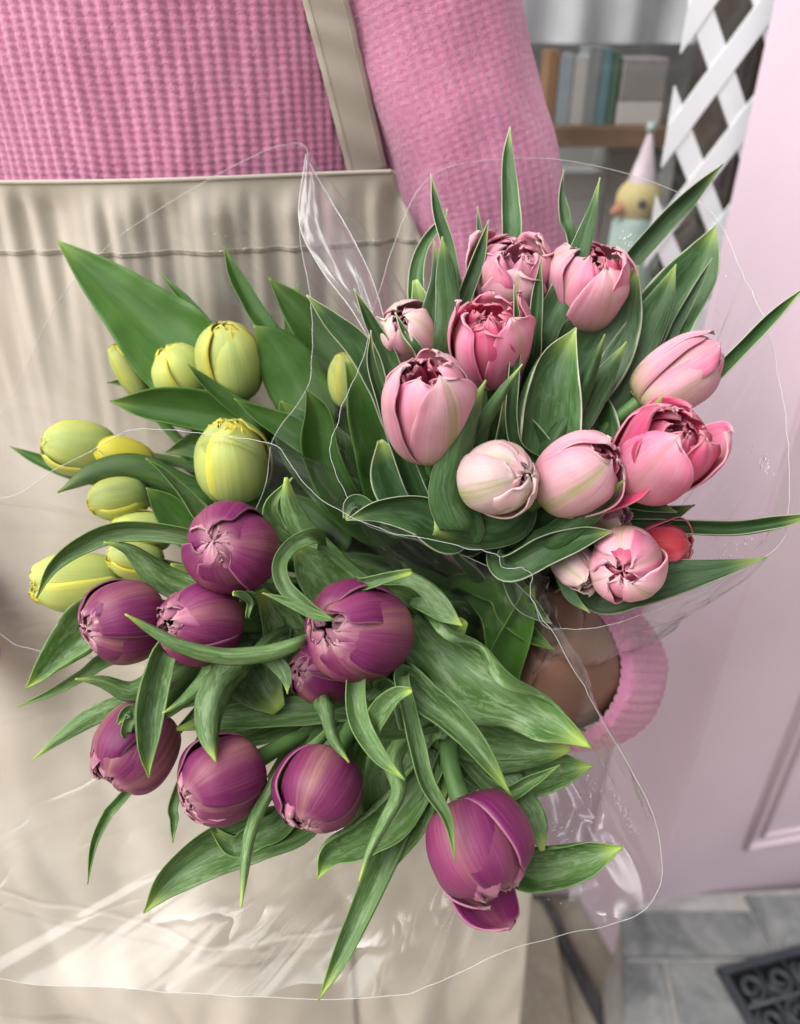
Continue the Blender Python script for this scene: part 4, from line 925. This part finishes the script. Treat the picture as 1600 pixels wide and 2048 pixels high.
 ('k', [(1615, 570), (1540, 635), (1460, 715), (1385, 785), (1300, 840)], [0, 40, 44, 40, 38], .402, .412, dict(fold=.7, tw=10)),
 ('k', [(1152, 655), (1105, 755), (1085, 850), (1075, 950)], [0, 125, 155, 130], .386, .402, dict(cup=.35, fold=.2, rr=.9)),
 ('k', [(1210, 668), (1182, 740), (1142, 830), (1095, 915)], [0, 34, 50, 48], .376, .395, dict(fold=-.5, cup=-.3)),
 ('k', [(1253, 683), (1212, 750), (1170, 822), (1120, 900)], [0, 38, 50, 50], .388, .40, dict(fold=-.4)),
 ('k', [(1082, 515), (1076, 590), (1070, 665), (1062, 730)], [0, 28, 34, 34], .392, .40, dict(fold=.5)),
 ('k', [(1028, 568), (1030, 650), (1024, 745), (1020, 840), (1040, 900)], [0, 26, 32, 32, 28], .37, .392, dict(fold=.6, tw=20)),
 ('k', [(1045, 728), (1002, 790), (962, 855), (935, 920)], [0, 28, 38, 40], .362, .38, dict(fold=-.5, cup=-.3)),
 ('k', [(972, 760), (938, 835), (908, 925), (900, 1000), (930, 1060)], [0, 46, 80, 95, 90], .347, .375, dict(cup=-.5, fold=-.2, tw=12)),
 ('k', [(708, 577), (742, 642), (778, 712), (805, 790)], [0, 32, 42, 42], .388, .40, dict(fold=.5)),
 ('k', [(790, 625), (810, 665), (840, 705)], [0, 16, 20], .385, .39, dict(fold=.4)),
 ('k', [(742, 660), (742, 725), (765, 800), (802, 900), (845, 1000)], [0, 26, 38, 50, 50], .376, .398, dict(fold=.6, wave=.3)),
 ('k', [(692, 1040), (762, 1022), (838, 1030), (890, 1060)], [0, 58, 100, 100], .386, .396, dict(cup=.4, rl=.4)),
 ('k', [(690, 1038), (700, 1010), (720, 1005), (760, 1030)], [8, 26, 30, 30], .388, .395, dict()),
 ('k', [(868, 1056), (950, 1062), (1028, 1045), (1052, 995)], [40, 82, 78, 40], .380, .386, dict(cup=-.6, fold=-.2, rr=.6)),
 ('k', [(1226, 1062), (1160, 1076), (1090, 1098), (1020, 1130)], [0, 62, 80, 70], .366, .386, dict(cup=.4, fold=.3, rr=.5)),
 ('k', [(1249, 960), (1192, 1010), (1140, 1052), (1090, 1080)], [0, 48, 56, 56], .356, .378, dict(fold=-.3, cup=-.2)),
 ('k', [(1610, 1035), (1540, 1050), (1470, 1058), (1380, 1055), (1280, 1050)], [20, 44, 48, 46, 36], .394, .402, dict(fold=.6, rl=.5)),
 ('k', [(1533, 1115), (1430, 1140), (1350, 1155), (1265, 1175), (1200, 1190)], [0, 38, 66, 76, 70], .378, .40, dict(cup=-.3, fold=.2, rl=.5)),
 ('k', [(1325, 790), (1290, 852), (1250, 925), (1215, 985)], [0, 40, 50, 50], .36, .378, dict(fold=-.3)),
 ('k', [(1180, 1226), (1142, 1190), (1120, 1130), (1115, 1090)], [0, 22, 28, 28], .385, .395, dict(cup=-.4)),
 ('k', [(1104, 1248), (1070, 1222), (1040, 1190)], [0, 34, 44], .402, .41, dict()),
 ('y', [(1062, 1170), (1040, 1250), (1010, 1330), (985, 1400)], [20, 60, 76, 70], .405, .425, dict(cup=.3)),
 ('y', [(1110, 1300), (1060, 1270), (1020, 1230), (1000, 1190)], [0, 40, 56, 56], .41, .42, dict(fold=.4)),
 ('y', [(1020, 1440), (1010, 1360), (1000, 1290), (990, 1230)], [10, 50, 60, 60], .415, .43, dict(cup=.2)),
 ('k', [(1355, 1025), (1300, 1008), (1240, 995), (1180, 1000)], [0, 34, 44, 44], .39, .398, dict()),
 ('k', [(1390, 1010), (1330, 1030), (1260, 1035), (1190, 1040)], [0, 40, 50, 50], .398, .404, dict()),
 ('k', [(1010, 800), (1040, 880), (1060, 960), (1050, 1060)], [10, 110, 150, 140], .402, .41, dict()),
 ('k', [(830, 560), (850, 640), (870, 760), (900, 880)], [10, 60, 110, 120], .412, .415, dict()),
 ('k', [(760, 880), (790, 950), (850, 1010), (920, 1060)], [10, 110, 140, 120], .41, .418, dict()),
 ('k', [(1180, 760), (1180, 840), (1160, 930), (1130, 1020)], [20, 120, 150, 140], .412, .416, dict()),
 ('k', [(1300, 700), (1260, 800), (1220, 900), (1170, 1000)], [20, 110, 130, 120], .414, .418, dict()),
]
for (bn, pts, wd, d0, d1, kw) in LV: leaf(bn, pts, wd, d0, d1, **kw)
# leaves hugging the lower stems, deep inside each bunch
for (bn, root, stem) in list(tulips):
    rg = random.Random(int(abs(root.location.x)*1e6) % 9973)
    a_ = stem[3]; b_ = stem[9]; c_ = stem[15]; sd_ = Vector((rg.uniform(-1, 1), rg.uniform(-1, 1), rg.uniform(-1, 1))).normalized()
    V, uv = [], []; N = 20; pp = catmull([a_+sd_*.010, (a_+b_)*.5+sd_*.012, b_+sd_*.009, (b_+c_)*.5+sd_*.005, c_+sd_*.003], N)
    for i, p in enumerate(pp):
        Tn = (pp[min(i+1, N-1)]-pp[max(i-1, 0)]).normalized(); Sx = Tn.cross(sd_).normalized(); Nx = Sx.cross(Tn); f = i/(N-1)
        hw_ = .016*math.sin(math.pi*min(1, f*.75+.05))**.8
        for k in range(7):
            u = -1+k/3; V.append(p+Sx*u*hw_-Nx*(abs(u)**1.6*hw_*.55)); uv.append(((u+1)/2, .8-f*.8))
    mesh('leaf', V, grid_faces(7, N), M['leaf_'+bn], root, uv, True, .0007, 0)

# ------------------------------------------------------------------ cellophane sleeves
def film(name, rim, grip, ring_r, label, seed, bulge=.012, wr=.0035, crumple=()):
    C = [P(*p) for p in rim]; NS, NR = 260, 46
    rp = catmull(C, NS, True); cen = sum(rp, Vector((0, 0, 0)))/NS; ax = (cen-grip).normalized()
    root = empty(name, grip, label, 'film sleeve')
    V, uv = [], []; Ln = [0]
    for i in range(NS): Ln.append(Ln[-1]+(rp[(i+1) % NS]-rp[i]).length)
    rows = []
    for j in range(NR):
        t_ = j/(NR-1); row = []
        for i in range(NS):
            q = rp[i]; o_ = (q-cen); o_ = (o_-ax*o_.dot(ax)).normalized()
            ring = grip+o_*ring_r
            p = q*(1-t_)+ring*t_
            s_ = i/NS*2*math.pi; cs = Vector((math.cos(s_), math.sin(s_), 0))
            n1 = noise.noise(Vector((cs.x*2.4+seed, cs.y*2.4, t_*1.6))); n2 = 1-2*abs(noise.noise(Vector((cs.x*7+seed, cs.y*7, t_*2.2+3)))); n3 = noise.noise(Vector((cs.x*16+seed, cs.y*16, t_*7)))
            amp = wr*(.35+1.2*math.sin(math.pi*min(1, t_*1.1)))
            p = p+o_*(bulge*math.sin(math.pi*t_)*1.0+amp*(n1*1.5+n2*.9+n3*.35)+.003*t_*math.sin(s_*17+seed))+ax*(wr*.6*n3*math.sin(math.pi*t_))
            for (cc, cr, ca) in crumple:
                k_ = ss(cr, cr*.3, (p-cc).length)
                if k_ > 0:
                    q_ = p*95+Vector((seed, 0, 0)); p = p+o_*(ca*k_*(1-2.4*abs(noise.noise(q_))))+ax*(ca*k_*noise.noise(q_*1.7))+UP*(ca*.6*k_*noise.noise(q_*.8+Vector((9, 4, 1))))
            row.append(p)
        rows.append(row)
    for j in range(NR):
        for i in range(NS+1): V.append(rows[j][i % NS]); uv.append((Ln[i]*5, j/(NR-1)))
    sh = mesh('film_sheet', V, grid_faces(NS+1, NR), M['film'], root, uv)
    tube('film_edge', rows[0]+[rows[0][0]], .00016, M['film_edge'], root, 6, False)
    return root, rows
def drops(root, rows, spots, seed):
    rg = random.Random(seed); V, F = [], []; NS = len(rows[0])
    # water beads: little flattened domes on the camera side of the sheet
    ico = [(0, 0, 1)]+[(math.cos(k*1.0472)*.75, math.sin(k*1.0472)*.75, .62) for k in range(6)]+[(math.cos(k*1.0472+.5), math.sin(k*1.0472+.5), 0) for k in range(6)]
    fc = [(0, 1+k, 1+(k+1) % 6) for k in range(6)]+[(1+k, 7+k, 1+(k+1) % 6) for k in range(6)]+[(7+k, 7+(k+1) % 6, 1+(k+1) % 6) for k in range(6)]
    flat = [(r, i) for r in range(1, len(rows)-12) for i in range(NS)]
    prj = {}
    for (r, i) in flat:
        q = rows[r][i]-CAM; d = q.dot(FWD); prj[(r, i)] = (800+FPX*q.x/d, 1024-FPX*q.dot(UP)/d)
    for (x, y, rx, ry, rot, n, smin, smax) in spots:
        near = sorted(flat, key=lambda k: (prj[k][0]-x)**2+(prj[k][1]-y)**2)[:1]
        for _ in range(n):
            a_ = rg.gauss(0, .5)*rx; b_ = rg.gauss(0, .5)*ry; X = x+a_*math.cos(rot)-b_*math.sin(rot); Y = y+a_*math.sin(rot)+b_*math.cos(rot)
            (r, i) = min(flat[::3], key=lambda k: (prj[k][0]-X)**2+(prj[k][1]-Y)**2)
            c = rows[r][i]; e1 = (rows[r][(i+1) % NS]-c); e2 = rows[r+1][i]-c; nn_ = e1.cross(e2).normalized()
            if nn_.dot(CAM-c) < 0: nn_ = -nn_
            dd = (c-CAM).dot(FWD); T_ = P(X, Y, dd); c2 = T_-nn_*(T_-c).dot(nn_)
            s_ = rg.uniform(smin, smax); A = nn_.orthogonal().normalized(); B = nn_.cross(A); n0 = len(V)
            el = rg.uniform(1, 1.7)
            V += [c2+s_*(A*p[0]*el+B*p[1]+nn_*p[2]*.55) for p in ico]; F += [tuple(n0+k for k in f) for f in fc]
    o = mesh('water_beads', V, F, M['drop'], root); o['kind'] = 'stuff'; return o
rim_p = [(-80, 1040, .412), (32, 990, .41), (120, 935, .406), (230, 876, .402), (290, 860, .40), (400, 868, .396), (500, 880, .392), (555, 898, .389), (585, 940, .386), (620, 985, .384), (690, 1032, .381), (780, 1066, .378), (880, 1086, .377), (960, 1112, .375), (1020, 1142, .373), (1056, 1150, .372), (1058, 1200, .376), (1112, 1285, .378), (1180, 1400, .38), (1250, 1520, .384), (1300, 1620, .388), (1322, 1720, .39), (1305, 1790, .39), (1250, 1836, .39), (1130, 1872, .392), (1000, 1906, .396), (880, 1960, .40), (790, 1986, .404), (600, 1993, .41), (400, 1986, .415), (200, 1973, .42), (32, 1962, .42), (-120, 1900, .42), (-190, 1600, .42), (-160, 1250, .414)]
rim_k = [(905, 333, .438), (1000, 318, .44), (1120, 320, .442), (1260, 350, .44), (1390, 402, .436), (1440, 450, .432), (1475, 530, .426), (1500, 580, .422), (1536, 660, .416), (1556, 760, .41), (1568, 860, .406), (1572, 980, .40), (1562, 1078, .396), (1490, 1132, .396), (1400, 1182, .396), (1300, 1222, .396), (1200, 1250, .398), (1130, 1253, .40), (1085, 1246, .402), (1060, 1192, .402), (980, 1132, .398), (850, 1082, .394), (740, 1052, .392), (700, 1000, .392), (668, 920, .392), (668, 868, .392), (690, 800, .394), (722, 735, .398), (742, 640, .41), (780, 520, .43), (812, 430, .436), (845, 368, .438)]
rim_y = [(612, 310, .437), (560, 295, .438), (480, 325, .442), (400, 370, .446), (310, 425, .450), (230, 480, .453), (150, 560, .458), (90, 650, .462), (40, 760, .466), (-30, 900, .468), (-60, 1050, .462), (-40, 1200, .45), (40, 1290, .446), (200, 1300, .438), (400, 1200, .425), (520, 1000, .413), (545, 880, .410), (600, 800, .410), (621, 740, .413), (617, 600, .425), (600, 460, .436)]
fp, rowp = film('film_sleeve', rim_p, GRIP['p'], .030, 'clear film sleeve flaring around the purple tulips', 1.3, crumple=((P(985, 1155, .38), .030, .0035), (P(1060, 1230, .39), .022, .003), (P(1120, 1370, .40), .030, .0025)))
fk, rowk = film('film_sleeve', rim_k, GRIP['k'], .030, 'clear film sleeve around the pink tulips against the pink pillar', 5.7)
fy, rowy = film('film_sleeve', rim_y, GRIP['y'], .030, 'clear film sleeve around the yellow tulips, its folded seam standing up', 9.1)
# stiff folded seam of the yellow sleeve
Lp = [P(612, 308, .432), P(598, 440, .424), P(640, 535, .418), P(700, 615, .412), P(745, 690, .408)]; Rp = [P(618, 326, .433), P(660, 398, .432), P(702, 470, .426), P(745, 560, .418), P(775, 660, .412)]
L2 = catmull(Lp, 40); R2 = catmull(Rp, 40); V, uv = [], []
for i in range(40):
    for k in range(14):
        f = k/13; p = L2[i]*(1-f)+R2[i]*f; n_ = (CAM-p).normalized()
        V.append(p+n_*(.006*math.sin(math.pi*f)+.003*math.sin(f*9+i*.25)*math.sin(math.pi*f)+.0018*noise.noise(Vector((f*6, i*.3, 2))))); uv.append((f*.35, i/39*.5))
sm_ = mesh('folded_seam', V, grid_faces(14, 40), M['film_fold'], fy, uv)
tube('seam_edge', L2, .0003, M['film_edge'], sm_, 6); tube('seam_edge', R2, .0003, M['film_edge'], sm_, 6)
drops(fp, rowp, [(1245, 1620, 70, 8, 1.1, 110, .0002, .0005), (1185, 1570, 60, 10, 1.0, 26, .0003, .0008), (1120, 1660, 40, 16, .9, 34, .0003, .0009), (1150, 1500, 70, 10, .9, 16, .0003, .0008), (1080, 1360, 50, 10, .6, 14, .0004, .0009), (1090, 1800, 90, 10, .1, 12, .0003, .0007), (420, 900, 100, 20, .2, 14, .0002, .0005), (700, 1900, 260, 60, .1, 14, .0002, .0006), (1000, 1160, 60, 20, .3, 20, .0002, .0006)], 3)
drops(fk, rowk, [(1480, 1090, 90, 12, -.4, 60, .0003, .001), (1530, 930, 40, 14, 1.2, 90, .0002, .0007), (1450, 600, 40, 90, 0, 14, .0003, .0008), (1290, 1215, 80, 8, -.4, 16, .0003, .0008), (1255, 480, 30, 12, .8, 18, .0005, .001), (690, 880, 14, 70, .2, 14, .0003, .0007)], 5)
drops(fy, rowy, [(470, 490, 60, 30, .2, 12, .0003, .0009), (450, 560, 80, 60, 0, 8, .0003, .0006)], 8)
